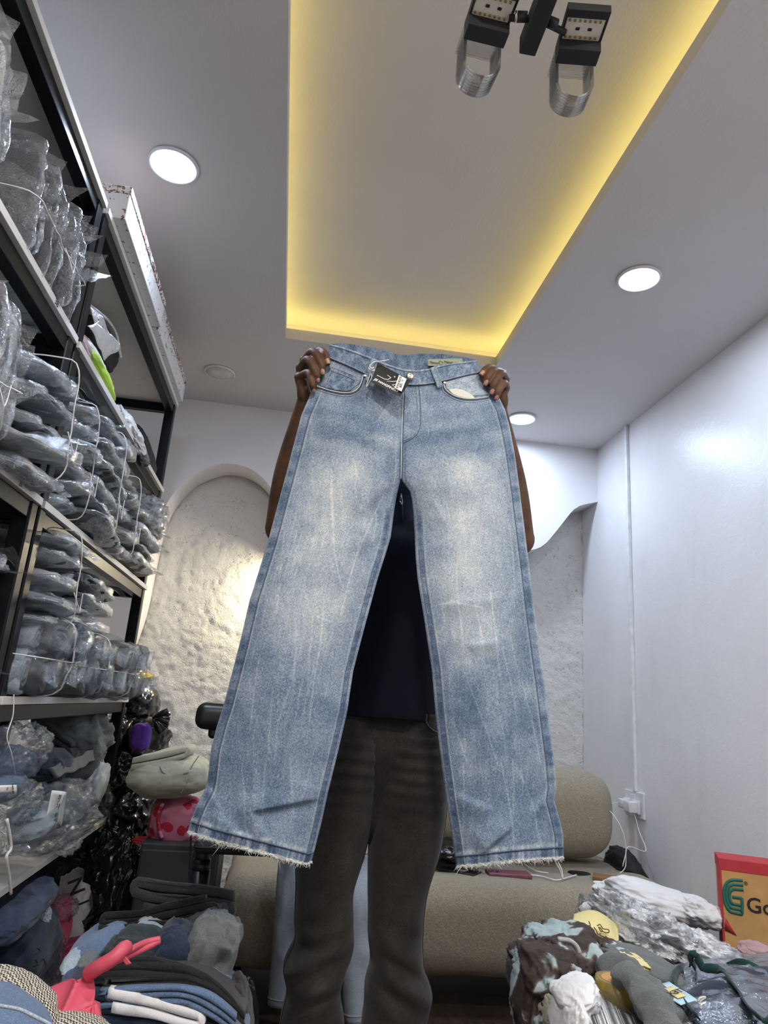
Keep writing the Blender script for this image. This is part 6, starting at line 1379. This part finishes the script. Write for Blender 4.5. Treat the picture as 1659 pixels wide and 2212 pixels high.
# clear zip bag of navy clothes with dark green handles
zb_ = thing('clear_storage_bag', 'clear storage bag of navy clothes with dark green handles, lower right corner', 'bag', pix(1520, 2140, 'y', 1.25))
q = [pix(1395, 2092, 'y', 1.60), pix(1720, 2055, 'y', 1.60), pix(1740, 2260, 'y', 1.10), pix(1450, 2270, 'y', 1.08)]
G = bilin(q, 60, 60); u2, v2 = np.meshgrid(np.linspace(0, 1, 60), np.linspace(0, 1, 60)); G[..., 2] += .03 * np.sin(PI * u2) * np.sin(PI * v2)
Gn = G - np.array([0, 0, .012]); qn = Gn * np.array([9, 14, 9.]); Gn[..., 2] += .010 * fbm(qn, 4, 3) + .008 * ridge(qn, 6, 2) - .012
V, Fc = sheet_vf(Gn[22:, 8:], .03, 2, .002); mesh('navy_clothes', V, Fc, M['jeans_navy'], zb_)
V, Fc = sheet_vf(Gn[:24, 4:], .03, 2, .004); mesh('grey_clothes', V, Fc, M['jeans_slate'], zb_)
Gf = G.copy(); qf = G * np.array([10, 22, 10.]); Gf[..., 2] += .008 * fbm(qf, 14, 3) + .006 * ridge(qf * 1.6, 16, 2); V, Fc = sheet_vf(Gf, .0012, 9, .001); mesh('bag_film', V, Fc, M['film'], zb_)
def strap(pts, wd=8):
    P = spline([pix(x, y, 'y', Y) for x, y, Y in pts], 40); s = mpp(P[0]) * wd; T = np.gradient(P, axis=0); T /= np.linalg.norm(T, axis=1)[:, None]; sd = np.cross(T, np.array([0, -1.0, .3])); sd /= np.linalg.norm(sd, axis=1)[:, None] + 1e-9
    V, Fc = sheet_vf(np.stack([P - sd * s, P, P + sd * s], 0), .003, 5, .002, 20); mesh('handle', V, Fc, M['dgreen'], zb_)
strap([(1474, 2092, 1.42), (1462, 2100, 1.38), (1458, 2116, 1.33), (1472, 2150, 1.25), (1492, 2178, 1.19), (1508, 2196, 1.15)])
strap([(1490, 2080, 1.42), (1500, 2066, 1.36), (1510, 2072, 1.36), (1518, 2090, 1.36), (1560, 2098, 1.33), (1595, 2140, 1.25), (1620, 2180, 1.18), (1650, 2200, 1.13), (1690, 2210, 1.1)])
strap([(1502, 2088, 1.40), (1494, 2076, 1.37), (1494, 2062, 1.36), (1506, 2060, 1.36)], 6)
strap([(1575, 2086, 1.46), (1600, 2078, 1.44), (1630, 2088, 1.42), (1670, 2110, 1.38)], 7)
q = [pix(1402, 2131, 'y', 1.275), pix(1446, 2118, 'y', 1.29), pix(1508, 2164, 'y', 1.205), pix(1472, 2174, 'y', 1.195)]; V, Fc = sheet_vf(bilin(q, 10, 12), .0012, 6, .002); mesh('card', V, Fc, M['skyblue'], zb_)
c = sum(q) / 4; q2 = [c + (p - c) * .5 for p in q]; q2 = [p + np.array([-.002, -.005, .003]) for p in q2]; V, Fc = sheet_vf(bilin(q2, 6, 6), .001, 6, .001); mesh('card_print', V, Fc, M['lemon'], zb_)
text('lettering', 'ITEX', .017, M['ink'], frame(c + np.array([-.002, -.010, .006]), q[0] - q[1], q[1] - q[2]), zb_)
cord('string_bow', [pix(x, y, 'y', 1.17) for x, y in ((1508, 2164), (1512, 2156), (1524, 2154), (1514, 2162), (1512, 2178), (1516, 2174), (1508, 2166))], .0016, 'thread', zb_, 30)
blob('clothing_roll', 'rose', 1646, 2068, ('y', 1.62), 70, 44, .14, None, 'dusky pink bagged clothing at the right photo edge below the carton', 'clothes', seed=166)
